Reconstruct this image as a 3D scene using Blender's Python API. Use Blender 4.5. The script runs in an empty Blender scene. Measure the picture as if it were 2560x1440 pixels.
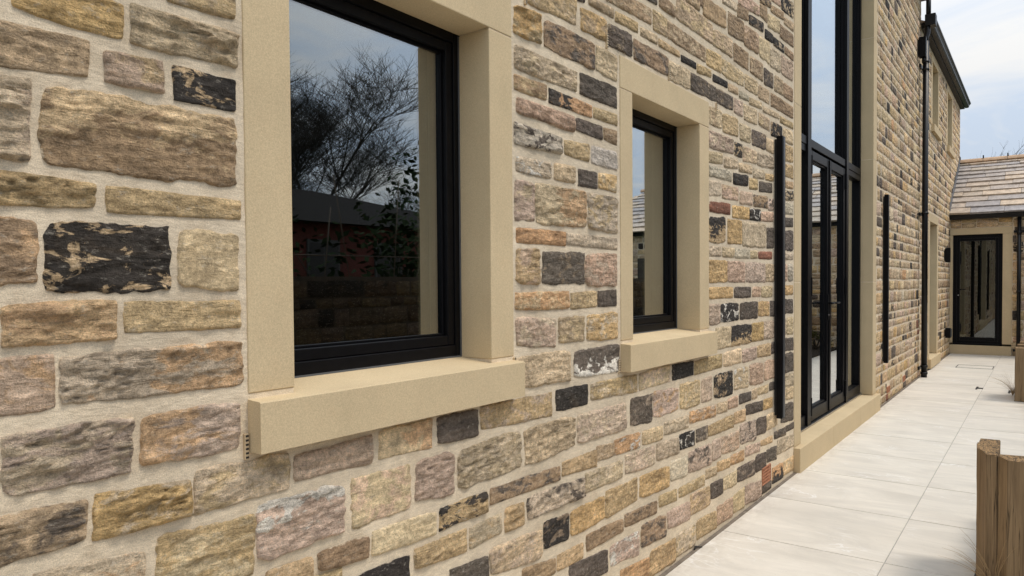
import bpy, bmesh, math, random
import numpy as np
from mathutils import Matrix, Vector

# ------------------------------------------------------------------ camera, sky, sun, exposure
S = bpy.context.scene
F_PX, YAW, PITCH, ROLL, CY = 1803.068, 0.935603994, -0.0234589078, -0.00754256234, 754.378
D, H = 1.62, 1.5431                      # camera distance from the wall, height above paving

def cam_axes():
    fw = np.array([math.sin(YAW)*math.cos(PITCH), math.cos(YAW)*math.cos(PITCH), math.sin(PITCH)])
    r = np.array([math.cos(YAW), -math.sin(YAW), 0.0])
    u = np.cross(r, fw)
    r2 = math.cos(ROLL)*r + math.sin(ROLL)*u
    u2 = -math.sin(ROLL)*r + math.cos(ROLL)*u
    return r2, u2, fw
CR, CU, CF = cam_axes()
cd = bpy.data.cameras.new('camera'); cam = bpy.data.objects.new('camera', cd)
S.collection.objects.link(cam); S.camera = cam
cd.sensor_width = 36.0; cd.lens = F_PX/2560*36.0
cd.shift_y = (CY-720.0)/2560.0
cd.clip_start = 0.05; cd.clip_end = 3000
m = Matrix.Identity(4)
for i in range(3):
    m[i][0] = CR[i]; m[i][1] = CU[i]; m[i][2] = -CF[i]
m[0][3], m[1][3], m[2][3] = 0.0, -D, H
cam.matrix_world = m

SUN_EL, SUN_AZ = math.radians(62), math.radians(160)     # azimuth from +Y clockwise
W = bpy.data.worlds.new('World'); S.world = W; W.use_nodes = True
nt = W.node_tree; nt.nodes.clear()
def N(nt, t, **k):
    n = nt.nodes.new(t)
    for a, b in k.items(): setattr(n, a, b)
    return n
def wire(nt, a, b): nt.links.new(a, b)
def mathn(nt, op, a, b=None, c=None, clamp=False):
    n = N(nt, 'ShaderNodeMath', operation=op, use_clamp=clamp)
    for i, v in enumerate((a, b, c)):
        if v is None: continue
        if isinstance(v, (int, float)): n.inputs[i].default_value = v
        else: wire(nt, v, n.inputs[i])
    return n.outputs[0]
def mixc(nt, fac, a, b, bt='MIX'):
    n = N(nt, 'ShaderNodeMix', data_type='RGBA', blend_type=bt)
    for i, v in ((0, fac), (6, a), (7, b)):
        if isinstance(v, (int, float)): n.inputs[i].default_value = v
        elif isinstance(v, tuple): n.inputs[i].default_value = (*v[:3], 1)
        else: wire(nt, v, n.inputs[i])
    return n.outputs[2]
def vmul(nt, v, s):
    n = N(nt, 'ShaderNodeVectorMath', operation='MULTIPLY'); wire(nt, v, n.inputs[0]); n.inputs[1].default_value = s
    return n.outputs[0]
def noise(nt, vec, scale, detail=4, rough=.55, dist=0.0):
    n = N(nt, 'ShaderNodeTexNoise'); wire(nt, vec, n.inputs['Vector'])
    n.inputs['Scale'].default_value = scale; n.inputs['Detail'].default_value = detail
    n.inputs['Roughness'].default_value = rough; n.inputs['Distortion'].default_value = dist
    return n.outputs['Fac']
def remap(nt, v, a, b, c=0.0, d=1.0):
    n = N(nt, 'ShaderNodeMapRange'); wire(nt, v, n.inputs[0])
    for i, x in enumerate((a, b, c, d)): n.inputs[i+1].default_value = x
    return n.outputs[0]

sky = N(nt, 'ShaderNodeTexSky', sky_type='NISHITA', sun_disc=False)
sky.sun_elevation = SUN_EL; sky.sun_rotation = SUN_AZ
tc = N(nt, 'ShaderNodeTexCoord')
sep = N(nt, 'ShaderNodeSeparateXYZ'); wire(nt, tc.outputs['Generated'], sep.inputs[0])
el = mathn(nt, 'MAXIMUM', sep.outputs[2], 0.0)
over = mathn(nt, 'MULTIPLY_ADD', el, 1.08, 0.56)           # overcast: brighter towards the zenith
# cloud deck: project the direction on a plane overhead so that clouds flatten to the horizon
zz = mathn(nt, 'ADD', el, 0.16)
dv = N(nt, 'ShaderNodeVectorMath', operation='DIVIDE'); wire(nt, tc.outputs['Generated'], dv.inputs[0])
cb = N(nt, 'ShaderNodeCombineXYZ')
for i in range(3): wire(nt, zz, cb.inputs[i])
wire(nt, cb.outputs[0], dv.inputs[1])
cl = noise(nt, dv.outputs[0], 1.9, 7, .58, .5)
clm = remap(nt, cl, .42, .66)
grey = mixc(nt, clm, (0.70, 0.80, 0.945), (1.0, 0.985, 0.955))
scl = N(nt, 'ShaderNodeVectorMath', operation='SCALE'); wire(nt, grey, scl.inputs[0]); wire(nt, over, scl.inputs['Scale'])
nis = N(nt, 'ShaderNodeVectorMath', operation='SCALE'); wire(nt, sky.outputs[0], nis.inputs[0]); nis.inputs['Scale'].default_value = 0.10
mx = mixc(nt, 0.90, nis.outputs[0], scl.outputs[0])
bg = N(nt, 'ShaderNodeBackground'); wire(nt, mx, bg.inputs[0]); bg.inputs[1].default_value = 1.0
wo = N(nt, 'ShaderNodeOutputWorld'); wire(nt, bg.outputs[0], wo.inputs[0])

sl = bpy.data.lights.new('sun', 'SUN'); sun = bpy.data.objects.new('sun', sl); S.collection.objects.link(sun)
sl.energy = 1.5; sl.angle = math.radians(14); sl.color = (1.0, 0.90, 0.78)
sdir = Vector((math.sin(SUN_AZ)*math.cos(SUN_EL), math.cos(SUN_AZ)*math.cos(SUN_EL), math.sin(SUN_EL)))
sun.rotation_euler = sdir.to_track_quat('Z', 'Y').to_euler()
S.view_settings.view_transform = 'Standard'; S.view_settings.look = 'None'
S.view_settings.exposure = 0.28; S.view_settings.gamma = 1.0
S.render.resolution_x, S.render.resolution_y = 1024, 576

# ------------------------------------------------------------------ helpers
rng = random.Random(7)
COL = S.collection
def ray(px, py): return CF + CR*(px-1280)/F_PX - CU*(py-CY)/F_PX
def wallxz(px, py, y=0.0):
    v = ray(px, py); t = (D+y)/v[1]
    return v[0]*t, H+v[2]*t
def s2l(c):
    return tuple((x/255/12.92 if x/255 <= .04045 else ((x/255+.055)/1.055)**2.4) for x in c)

def props(o, label=None, cat=None, group=None, kind=None):
    if label: o['label'] = label
    if cat: o['category'] = cat
    if group: o['group'] = group
    if kind: o['kind'] = kind
    return o
def empty(name, loc, label, cat, group=None):
    o = bpy.data.objects.new(name, None); COL.objects.link(o); o.location = loc
    o.empty_display_size = .1
    return props(o, label, cat, group)
def link(name, me, mat=None, parent=None):
    o = bpy.data.objects.new(name, me); COL.objects.link(o)
    if mat is not None and not me.materials: me.materials.append(mat)
    if parent is not None:
        o.parent = parent
        p = parent; loc = Vector((0, 0, 0))
        while p is not None: loc += Vector(p.location); p = p.parent
        o.matrix_parent_inverse = Matrix.Identity(4)
        o.location = -loc            # all meshes are written in world coordinates
        # (parents only ever translate)
    return o

class MB:
    def __init__(s): s.v = []; s.f = []
    def add(s, vs, fs):
        b = len(s.v); s.v += [tuple(p) for p in vs]; s.f += [tuple(i+b for i in f) for f in fs]; return s
    def box(s, x0, x1, y0, y1, z0, z1):
        vs = [(x0,y0,z0),(x1,y0,z0),(x1,y1,z0),(x0,y1,z0),(x0,y0,z1),(x1,y0,z1),(x1,y1,z1),(x0,y1,z1)]
        return s.add(vs, [(0,3,2,1),(4,5,6,7),(0,1,5,4),(1,2,6,5),(2,3,7,6),(3,0,4,7)])
    def bbox(s, x0, x1, y0, y1, z0, z1, b=.003):
        """bevelled box"""
        bm = bmesh.new(); bmesh.ops.create_cube(bm, size=1)
        for v in bm.verts:
            v.co = Vector(((x0+x1)/2+v.co.x*(x1-x0), (y0+y1)/2+v.co.y*(y1-y0), (z0+z1)/2+v.co.z*(z1-z0)))
        bmesh.ops.bevel(bm, geom=bm.edges[:], offset=b, segments=2, profile=.5, affect='EDGES')
        return s.bm(bm)
    def bm(s, bm):
        bm.verts.index_update()
        s.add([tuple(v.co) for v in bm.verts], [tuple(v.index for v in f.verts) for f in bm.faces]); bm.free(); return s
    def prism(s, prof, x0, x1, axis='x'):
        """profile (a,b) extruded along axis"""
        n = len(prof)
        if axis == 'x': a = [(x0, p[0], p[1]) for p in prof]; b = [(x1, p[0], p[1]) for p in prof]
        elif axis == 'y': a = [(p[0], x0, p[1]) for p in prof]; b = [(p[0], x1, p[1]) for p in prof]
        else: a = [(p[0], p[1], x0) for p in prof]; b = [(p[0], p[1], x1) for p in prof]
        fs = [(i, (i+1) % n, n+(i+1) % n, n+i) for i in range(n)] + [tuple(range(n))[::-1], tuple(range(n, 2*n))]
        return s.add(a+b, fs)
    def tube(s, pts, rad, n=8, cap=True):
        pts = [Vector(p) for p in pts]; rings = []
        for i, p in enumerate(pts):
            d = (pts[min(i+1, len(pts)-1)]-pts[max(i-1, 0)]).normalized()
            a = d.orthogonal().normalized() if i == 0 else (a - d*a.dot(d)).normalized()
            b = d.cross(a); r = rad[i] if isinstance(rad, (list, tuple)) else rad
            rings.append([tuple(p+(a*math.cos(2*math.pi*k/n)+b*math.sin(2*math.pi*k/n))*r) for k in range(n)])
        vs = [q for r in rings for q in r]; fs = []
        for i in range(len(pts)-1):
            for k in range(n):
                fs.append((i*n+k, i*n+(k+1) % n, (i+1)*n+(k+1) % n, (i+1)*n+k))
        if cap: fs += [tuple(range(n))[::-1], tuple(range((len(pts)-1)*n, len(pts)*n))]
        return s.add(vs, fs)
    def mesh(s, name='m', smooth=False, fix=True):
        me = bpy.data.meshes.new(name); me.from_pydata(s.v, [], s.f)
        if fix:
            bm = bmesh.new(); bm.from_mesh(me); bmesh.ops.recalc_face_normals(bm, faces=bm.faces[:]); bm.to_mesh(me); bm.free()
        if smooth: me.polygons.foreach_set('use_smooth', [True]*len(me.polygons))
        me.update(); return me
    def build(s, name, mat, parent=None, smooth=False, fix=True):
        return link(name, s.mesh(name, smooth, fix), mat, parent)

# numpy value noise ------------------------------------------------------------
def _h(i, j, seed):
    n = (i.astype(np.int64)*374761393 + j.astype(np.int64)*668265263 + seed*974634777) & 0x7fffffff
    n = ((n ^ (n >> 13))*1274126177) & 0x7fffffff
    return ((n ^ (n >> 16)) & 0xffff)/65535.0
def vnoise(x, y, seed=0):
    xi = np.floor(x); yi = np.floor(y); fx = x-xi; fy = y-yi
    fx = fx*fx*(3-2*fx); fy = fy*fy*(3-2*fy)
    a = _h(xi, yi, seed); b = _h(xi+1, yi, seed); c = _h(xi, yi+1, seed); d = _h(xi+1, yi+1, seed)
    return (a*(1-fx)+b*fx)*(1-fy)+(c*(1-fx)+d*fx)*fy
def fbm(x, y, seed=0, o=4, g=.5):
    v = 0; a = 1; t = 0
    for k in range(o):
        v = v+a*vnoise(x*2**k+k*17.3, y*2**k+k*9.1, seed+k); t += a; a *= g
    return v/t-.5

# ------------------------------------------------------------------ materials
def new_mat(name):
    mt = bpy.data.materials.new(name); mt.use_nodes = True
    n = mt.node_tree; n.nodes.clear()
    p = N(n, 'ShaderNodeBsdfPrincipled'); o = N(n, 'ShaderNodeOutputMaterial')
    wire(n, p.outputs[0], o.inputs[0]); p.inputs['Specular IOR Level'].default_value = .3
    return mt, n, p
def bump(n, p, h, strength=.4, dist=.01):
    b = N(n, 'ShaderNodeBump'); b.inputs['Strength'].default_value = strength
    b.inputs['Distance'].default_value = dist
    wire(n, h, b.inputs['Height']); wire(n, b.outputs[0], p.inputs['Normal'])
def posn(n): return N(n, 'ShaderNodeNewGeometry').outputs['Position']

MORTAR = s2l((228, 211, 184))
def stone_material():
    mt, n, p = new_mat('coursed_rubble_stone')
    at = lambda nm: N(n, 'ShaderNodeAttribute', attribute_name=nm)
    A, B, PR, ED = at('col_a'), at('col_b'), at('par'), at('edge')
    sp = N(n, 'ShaderNodeSeparateColor'); wire(n, PR.outputs['Color'], sp.inputs[0])
    frac, seed, sharp = sp.outputs
    es = N(n, 'ShaderNodeSeparateXYZ'); wire(n, ED.outputs['Vector'], es.inputs[0])
    cb = N(n, 'ShaderNodeCombineXYZ')
    wire(n, mathn(n, 'MULTIPLY', seed, 61.0), cb.inputs[0]); wire(n, mathn(n, 'MULTIPLY', seed, 37.0), cb.inputs[1]); wire(n, mathn(n, 'MULTIPLY', seed, 83.0), cb.inputs[2])
    ad = N(n, 'ShaderNodeVectorMath', operation='ADD'); wire(n, posn(n), ad.inputs[0]); wire(n, cb.outputs[0], ad.inputs[1])
    P = ad.outputs[0]
    strata = noise(n, vmul(n, P, (5, 5, 24)), 1.0, 6, .6, .7)
    blot = noise(n, vmul(n, P, (9, 9, 13)), 1.0, 5, .6, .5)
    mid = noise(n, P, 55, 7, .68)
    grain = noise(n, P, 300, 3, .75)
    lam = noise(n, vmul(n, P, (14, 14, 70)), 1.0, 5, .65, 1.6)
    pn = noise(n, vmul(n, P, (11, 11, 21)), 1.0, 9, .64, .6)
    th = mathn(n, 'MULTIPLY_ADD', frac, -.42, .71)
    k = mathn(n, 'MULTIPLY_ADD', sharp, 34.0, 7.0)
    mask = mathn(n, 'MULTIPLY_ADD', mathn(n, 'SUBTRACT', mathn(n, 'ADD', pn, es.outputs[1]), th), k, .5, clamp=True)
    c = mixc(n, mask, A.outputs['Color'], B.outputs['Color'])
    # iron staining, tonal bands, grain
    st = remap(n, noise(n, vmul(n, P, (7, 7, 10)), 1.0, 4, .6, .8), .56, .78)
    c = mixc(n, mathn(n, 'MULTIPLY', st, .14), c, (0.34, 0.21, 0.10))
    val = mathn(n, 'MULTIPLY', remap(n, strata, .28, .72, .68, 1.32), remap(n, blot, .3, .7, .80, 1.20))
    val = mathn(n, 'MULTIPLY', val, remap(n, mid, .28, .72, .56, 1.44))
    val = mathn(n, 'MULTIPLY', val, remap(n, grain, .3, .7, .66, 1.34))
    val = mathn(n, 'MULTIPLY', val, remap(n, lam, .3, .7, .85, 1.15))
    vc = N(n, 'ShaderNodeCombineColor')
    for i in range(3): wire(n, val, vc.inputs[i])
    c = mixc(n, 1.0, c, vc.outputs[0], 'MULTIPLY')
    # pale mineral flecks
    fl = remap(n, noise(n, vmul(n, P, (42, 42, 80)), 1.0, 6, .72), .57, .68)
    c = mixc(n, mathn(n, 'MULTIPLY', fl, .46), c, (0.60, 0.54, 0.44))
    # dark pits
    pit = remap(n, noise(n, P, 95, 4, .7), .63, .72)
    c = mixc(n, mathn(n, 'MULTIPLY', pit, .42), c, (0.05, 0.042, 0.034))
    # mortar smeared over the stone's rim
    em = mathn(n, 'ADD', es.outputs[0], mathn(n, 'MULTIPLY', mathn(n, 'SUBTRACT', noise(n, P, 28, 6, .7), .5), 1.5))
    sm = remap(n, em, .72, .92)
    c = mixc(n, mathn(n, 'MULTIPLY', sm, .85), c, MORTAR)
    wire(n, c, p.inputs['Base Color']); p.inputs['Roughness'].default_value = .9
    hh = mathn(n, 'ADD', mathn(n, 'MULTIPLY', strata, .9), mathn(n, 'MULTIPLY', mid, .9))
    hh = mathn(n, 'ADD', hh, mathn(n, 'ADD', mathn(n, 'MULTIPLY', grain, .30), mathn(n, 'MULTIPLY', lam, .5)))
    vo = N(n, 'ShaderNodeTexVoronoi', feature='F1'); vo.inputs['Scale'].default_value = 1.0
    vd = N(n, 'ShaderNodeVectorMath', operation='ADD'); wire(n, vmul(n, P, (20, 20, 44)), vd.inputs[0])
    nv_ = N(n, 'ShaderNodeTexNoise'); wire(n, vmul(n, P, (12, 12, 20)), nv_.inputs['Vector']); nv_.inputs['Scale'].default_value = 1.0; nv_.inputs['Detail'].default_value = 3
    wire(n, nv_.outputs['Color'], vd.inputs[1]); wire(n, vd.outputs[0], vo.inputs['Vector'])
    hh = mathn(n, 'ADD', hh, mathn(n, 'MULTIPLY', vo.outputs['Distance'], .8))
    hh = mathn(n, 'ADD', hh, mathn(n, 'MULTIPLY', mask, -.12))
    hh = mathn(n, 'MULTIPLY', hh, PR.outputs['Alpha'])
    bump(n, p, hh, 1.0, .015)
    return mt
M_STONE = stone_material()

def simple(name, col, rough=.5, metal=0, spec=.4, var=.0, scale=8, bmp=0, bscale=60):
    mt, n, p = new_mat(name)
    p.inputs['Specular IOR Level'].default_value = spec
    p.inputs['Roughness'].default_value = rough; p.inputs['Metallic'].default_value = metal
    if var:
        f = noise(n, posn(n), scale, 6, .6)
        a = tuple(x*(1-var) for x in col); b = tuple(min(1, x*(1+var)) for x in col)
        wire(n, mixc(n, remap(n, f, .3, .7), a, b), p.inputs['Base Color'])
    else: p.inputs['Base Color'].default_value = (*col, 1)
    if bmp: bump(n, p, noise(n, posn(n), bscale, 5, .6), bmp, .004)
    return mt

def mortar_material():
    mt, n, p = new_mat('lime_mortar')
    P = posn(n)
    a = noise(n, P, 4, 5, .6); b = noise(n, vmul(n, P, (30, 30, 90)), 1, 5, .65); g = noise(n, P, 420, 2, .6)
    c = mixc(n, remap(n, a, .3, .7), tuple(x*.86 for x in MORTAR), tuple(x*1.05 for x in MORTAR))
    c = mixc(n, mathn(n, 'MULTIPLY', remap(n, noise(n, P, 7, 6, .65), .50, .72), .55), c, s2l((184, 162, 132)))
    v = mathn(n, 'MULTIPLY', remap(n, b, .3, .7, .86, 1.10), remap(n, g, .3, .7, .78, 1.18))
    v = mathn(n, 'MULTIPLY', v, remap(n, noise(n, P, 2.2, 6, .65), .3, .7, .84, 1.10))
    vc = N(n, 'ShaderNodeCombineColor')
    for i in range(3): wire(n, v, vc.inputs[i])
    wire(n, mixc(n, 1.0, c, vc.outputs[0], 'MULTIPLY'), p.inputs['Base Color']); p.inputs['Roughness'].default_value = .95
    bump(n, p, mathn(n, 'ADD', b, mathn(n, 'MULTIPLY', g, .2)), .5, .006)
    return mt
M_MORTAR = mortar_material()

def ashlar_material():
    mt, n, p = new_mat('sawn_sandstone')
    P = posn(n)
    base = s2l((209, 188, 151))
    a = noise(n, P, 2.3, 5, .6, .4); g = noise(n, P, 300, 3, .75); s = noise(n, P, 700, 1, .5)
    m2 = noise(n, P, 18, 5, .6)
    c = mixc(n, remap(n, a, .3, .7), tuple(x*.90 for x in base), tuple(x*1.06 for x in base))
    c = mixc(n, mathn(n, 'MULTIPLY', remap(n, m2, .5, .75), .30), c, s2l((205, 178, 140)))
    oi = N(n, 'ShaderNodeObjectInfo'); c = mixc(n, mathn(n, 'MULTIPLY', oi.outputs['Random'], .35), c, s2l((190, 172, 140)))
    c = mixc(n, mathn(n, 'MULTIPLY', remap(n, noise(n, vmul(n, P, (6, 6, 1.2)), 1, 5, .6), .55, .8), .30), c, s2l((178, 162, 130)))
    v = mathn(n, 'MULTIPLY', remap(n, g, .28, .72, .80, 1.16), remap(n, s, .3, .7, .93, 1.07))
    vc = N(n, 'ShaderNodeCombineColor')
    for i in range(3): wire(n, v, vc.inputs[i])
    wire(n, mixc(n, 1.0, c, vc.outputs[0], 'MULTIPLY'), p.inputs['Base Color']); p.inputs['Roughness'].default_value = .88
    bump(n, p, g, .25, .002)
    return mt
M_ASH = ashlar_material()
M_BLACK = simple('black_powder_coat', (.004, .004, .005), .42, 0, .14, .25, 30)
M_PIPE = simple('black_cast_metal', (.005, .005, .006), .40, 0, .35, .3, 20)
M_GASKET = simple('grey_sealant', (.10, .105, .11), .6)
M_STEEL = simple('brushed_steel', (.45, .45, .46), .3, 1)
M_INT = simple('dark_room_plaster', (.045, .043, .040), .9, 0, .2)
M_SOFF = simple('dark_soffit', (.022, .020, .019), .6)
M_TERRA = simple('terracotta', s2l((176, 122, 92)), .85, var=.2, scale=40)
M_LEAD = simple('lead_flashing', (.20, .21, .23), .5, .3, var=.3, scale=15)

def glass_material():
    mt = bpy.data.materials.new('window_glass'); mt.use_nodes = True
    n = mt.node_tree; n.nodes.clear()
    lw = N(n, 'ShaderNodeLayerWeight'); lw.inputs['Blend'].default_value = .5
    f = mathn(n, 'MULTIPLY_ADD', lw.outputs['Facing'], .82, .085, clamp=True)
    tr = N(n, 'ShaderNodeBsdfTransparent'); tr.inputs[0].default_value = (.62, .66, .64, 1)
    gl = N(n, 'ShaderNodeBsdfGlossy'); gl.inputs['Roughness'].default_value = 0.0; gl.inputs['Color'].default_value = (.93, .97, 1, 1)
    # very slight waviness of the sealed unit
    b = N(n, 'ShaderNodeBump'); b.inputs['Strength'].default_value = .02; b.inputs['Distance'].default_value = .01
    wire(n, noise(n, posn(n), 1.6, 1, .5), b.inputs['Height']); wire(n, b.outputs[0], gl.inputs['Normal'])
    mx = N(n, 'ShaderNodeMixShader'); wire(n, f, mx.inputs[0]); wire(n, tr.outputs[0], mx.inputs[1]); wire(n, gl.outputs[0], mx.inputs[2])
    o = N(n, 'ShaderNodeOutputMaterial'); wire(n, mx.outputs[0], o.inputs[0])
    return mt
M_GLASS = glass_material()

def tile_material():
    mt, n, p = new_mat('pale_porcelain')
    oi = N(n, 'ShaderNodeObjectInfo')
    cb = N(n, 'ShaderNodeCombineXYZ'); wire(n, mathn(n, 'MULTIPLY', oi.outputs['Random'], 40.0), cb.inputs[0]); wire(n, mathn(n, 'MULTIPLY', oi.outputs['Random'], 23.0), cb.inputs[1])
    ad = N(n, 'ShaderNodeVectorMath', operation='ADD'); wire(n, posn(n), ad.inputs[0]); wire(n, cb.outputs[0], ad.inputs[1]); P = ad.outputs[0]
    base = s2l((226, 220, 208))
    a = noise(n, vmul(n, P, (3.0, 1.0, 1)), 1.6, 8, .68, .8)
    c = mixc(n, remap(n, a, .3, .7), tuple(x*.78 for x in base), tuple(x*1.05 for x in base))
    # warm clouds, white veins, grey streaks
    c = mixc(n, mathn(n, 'MULTIPLY', remap(n, noise(n, P, 1.1, 4, .6), .5, .75), .40), c, s2l((220, 212, 198)))
    ve = noise(n, vmul(n, P, (2.2, 1.0, 1)), 1.6, 5, .6, 2.2)
    vein = remap(n, mathn(n, 'ABSOLUTE', mathn(n, 'SUBTRACT', ve, .5)), .0, .022, 1, 0)
    vm = mathn(n, 'MULTIPLY', vein, remap(n, noise(n, P, 2.1, 3, .5), .52, .66))
    c = mixc(n, mathn(n, 'MULTIPLY', vm, .6), c, (.93, .93, .92))
    c = mixc(n, mathn(n, 'MULTIPLY', remap(n, noise(n, vmul(n, P, (18, 3, 1)), 1, 6, .7), .56, .76), .34), c, s2l((198, 193, 184)))
    c = mixc(n, mathn(n, 'MULTIPLY', remap(n, noise(n, posn(n), .7, 6, .65), .52, .78), .28), c, s2l((196, 190, 178)))
    sy = N(n, 'ShaderNodeSeparateXYZ'); wire(n, posn(n), sy.inputs[0])
    grit = mathn(n, 'MULTIPLY', remap(n, sy.outputs[1], -.22, -.02), remap(n, noise(n, vmul(n, posn(n), (9, 14, 1)), 1, 6, .7), .42, .68))
    c = mixc(n, mathn(n, 'MULTIPLY', grit, .55), c, s2l((168, 156, 138)))
    spk = remap(n, noise(n, posn(n), 90, 2, .5), .70, .74)
    c = mixc(n, mathn(n, 'MULTIPLY', spk, .30), c, s2l((150, 142, 130)))
    wire(n, c, p.inputs['Base Color'])
    wire(n, remap(n, a, .3, .7, .46, .62), p.inputs['Roughness']); p.inputs['Specular IOR Level'].default_value = .35
    bump(n, p, noise(n, P, 45, 5, .6), .10, .003)
    return mt
M_TILE = tile_material()
M_GROUT = simple('grey_grout', s2l((168, 164, 158)), .95, var=.12, scale=12)

def wood_material():
    mt, n, p = new_mat('weathered_oak_sleeper')
    oi = N(n, 'ShaderNodeObjectInfo')
    cb = N(n, 'ShaderNodeCombineXYZ')
    for i in range(3): wire(n, mathn(n, 'MULTIPLY', oi.outputs['Random'], 31.0+i*13), cb.inputs[i])
    ad = N(n, 'ShaderNodeVectorMath', operation='ADD'); wire(n, posn(n), ad.inputs[0]); wire(n, cb.outputs[0], ad.inputs[1]); P = ad.outputs[0]
    gr = noise(n, vmul(n, P, (38, 38, 1.5)), 1, 7, .68, 1.2)
    fi = noise(n, vmul(n, P, (210, 210, 4)), 1, 4, .6, .3)
    bl = noise(n, vmul(n, P, (5, 5, 2.0)), 1, 5, .6, .6)
    c = mixc(n, remap(n, gr, .3, .7), s2l((104, 85, 64)), s2l((170, 145, 112)))
    c = mixc(n, mathn(n, 'MULTIPLY', remap(n, bl, .42, .70), .65), c, s2l((98, 78, 58)))
    c = mixc(n, mathn(n, 'MULTIPLY', remap(n, oi.outputs['Random'], 0, 1), .35), c, s2l((176, 152, 118)))
    c = mixc(n, mathn(n, 'MULTIPLY', remap(n, fi, .58, .72), .55), c, s2l((62, 48, 36)))
    ck = noise(n, vmul(n, P, (26, 26, .7)), 1, 3, .5, .5)
    crack = remap(n, mathn(n, 'ABSOLUTE', mathn(n, 'SUBTRACT', ck, .5)), 0, .012, 1, 0)
    c = mixc(n, mathn(n, 'MULTIPLY', crack, .75), c, (.02, .015, .01))
    # blackened, checked end grain on the tops
    nz = N(n, 'ShaderNodeSeparateXYZ'); g = N(n, 'ShaderNodeNewGeometry'); wire(n, g.outputs['True Normal'], nz.inputs[0])
    top = remap(n, nz.outputs[2], .6, .9)
    eg = noise(n, vmul(n, P, (20, 55, 5)), 1, 6, .7, 1.5)
    tcol = mixc(n, remap(n, eg, .40, .62), s2l((58, 48, 38)), s2l((172, 140, 98)))
    c = mixc(n, top, c, tcol)
    wire(n, c, p.inputs['Base Color']); p.inputs['Roughness'].default_value = .85
    bump(n, p, mathn(n, 'SUBTRACT', mathn(n, 'ADD', gr, mathn(n, 'MULTIPLY', fi, .5)), mathn(n, 'MULTIPLY', crack, .8)), .6, .005)
    return mt
M_WOOD = wood_material()

def slate_material():
    mt, n, p = new_mat('stone_slate')
    oi = N(n, 'ShaderNodeObjectInfo'); R = oi.outputs['Random']
    cr = N(n, 'ShaderNodeValToRGB'); wire(n, R, cr.inputs[0]); e = cr.color_ramp
    cols = [(0, (182, 164, 142)), (.25, (160, 152, 146)), (.45, (196, 176, 152)), (.65, (150, 146, 146)), (.82, (184, 168, 150)), (1, (170, 158, 142))]
    e.elements[0].color = (*s2l(cols[0][1]), 1); e.elements[1].position = 1; e.elements[1].color = (*s2l(cols[-1][1]), 1)
    for q, c in cols[1:-1]:
        x = e.elements.new(q); x.color = (*s2l(c), 1)
    P = posn(n)
    v = mathn(n, 'MULTIPLY', remap(n, noise(n, P, 9, 6, .65), .3, .7, .7, 1.3), remap(n, noise(n, P, 60, 5, .65), .3, .7, .8, 1.2))
    vc = N(n, 'ShaderNodeCombineColor')
    for i in range(3): wire(n, v, vc.inputs[i])
    wire(n, mixc(n, 1.0, cr.outputs[0], vc.outputs[0], 'MULTIPLY'), p.inputs['Base Color'])
    p.inputs['Roughness'].default_value = .62; p.inputs['Specular IOR Level'].default_value = .5
    bump(n, p, noise(n, P, 30, 6, .6), .5, .01)
    return mt
M_SLATE = slate_material()
M_RIDGE = simple('ridge_stone', s2l((178, 150, 122)), .8, var=.2, scale=9)

# ------------------------------------------------------------------ stones
PAL = {'t': (178, 152, 115), 'b': (192, 171, 137), 'o': (168, 146, 109), 'n': (140, 118, 92), 'g': (156, 136, 109),
       'm': (166, 146, 127), 'r': (168, 133, 97), 'p': (174, 147, 124), 'k': (47, 43, 39), 'd': (86, 77, 68),
       'w': (192, 179, 157), 'G': (172, 155, 131), 'y': (188, 157, 109), 'R': (114, 76, 58), 's': (178, 160, 126), 'W': (204, 194, 178)}
KST = 1.60
def pal(c):
    r_, g_, b_ = [x*KST for x in s2l(PAL[c])]; l = .3*r_+.55*g_+.15*b_; q = .96
    v = [l+(x-l)*q for x in (r_, g_, b_)]; k = min(1.0, .66/max(v))
    return tuple(x*k for x in v)

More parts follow.
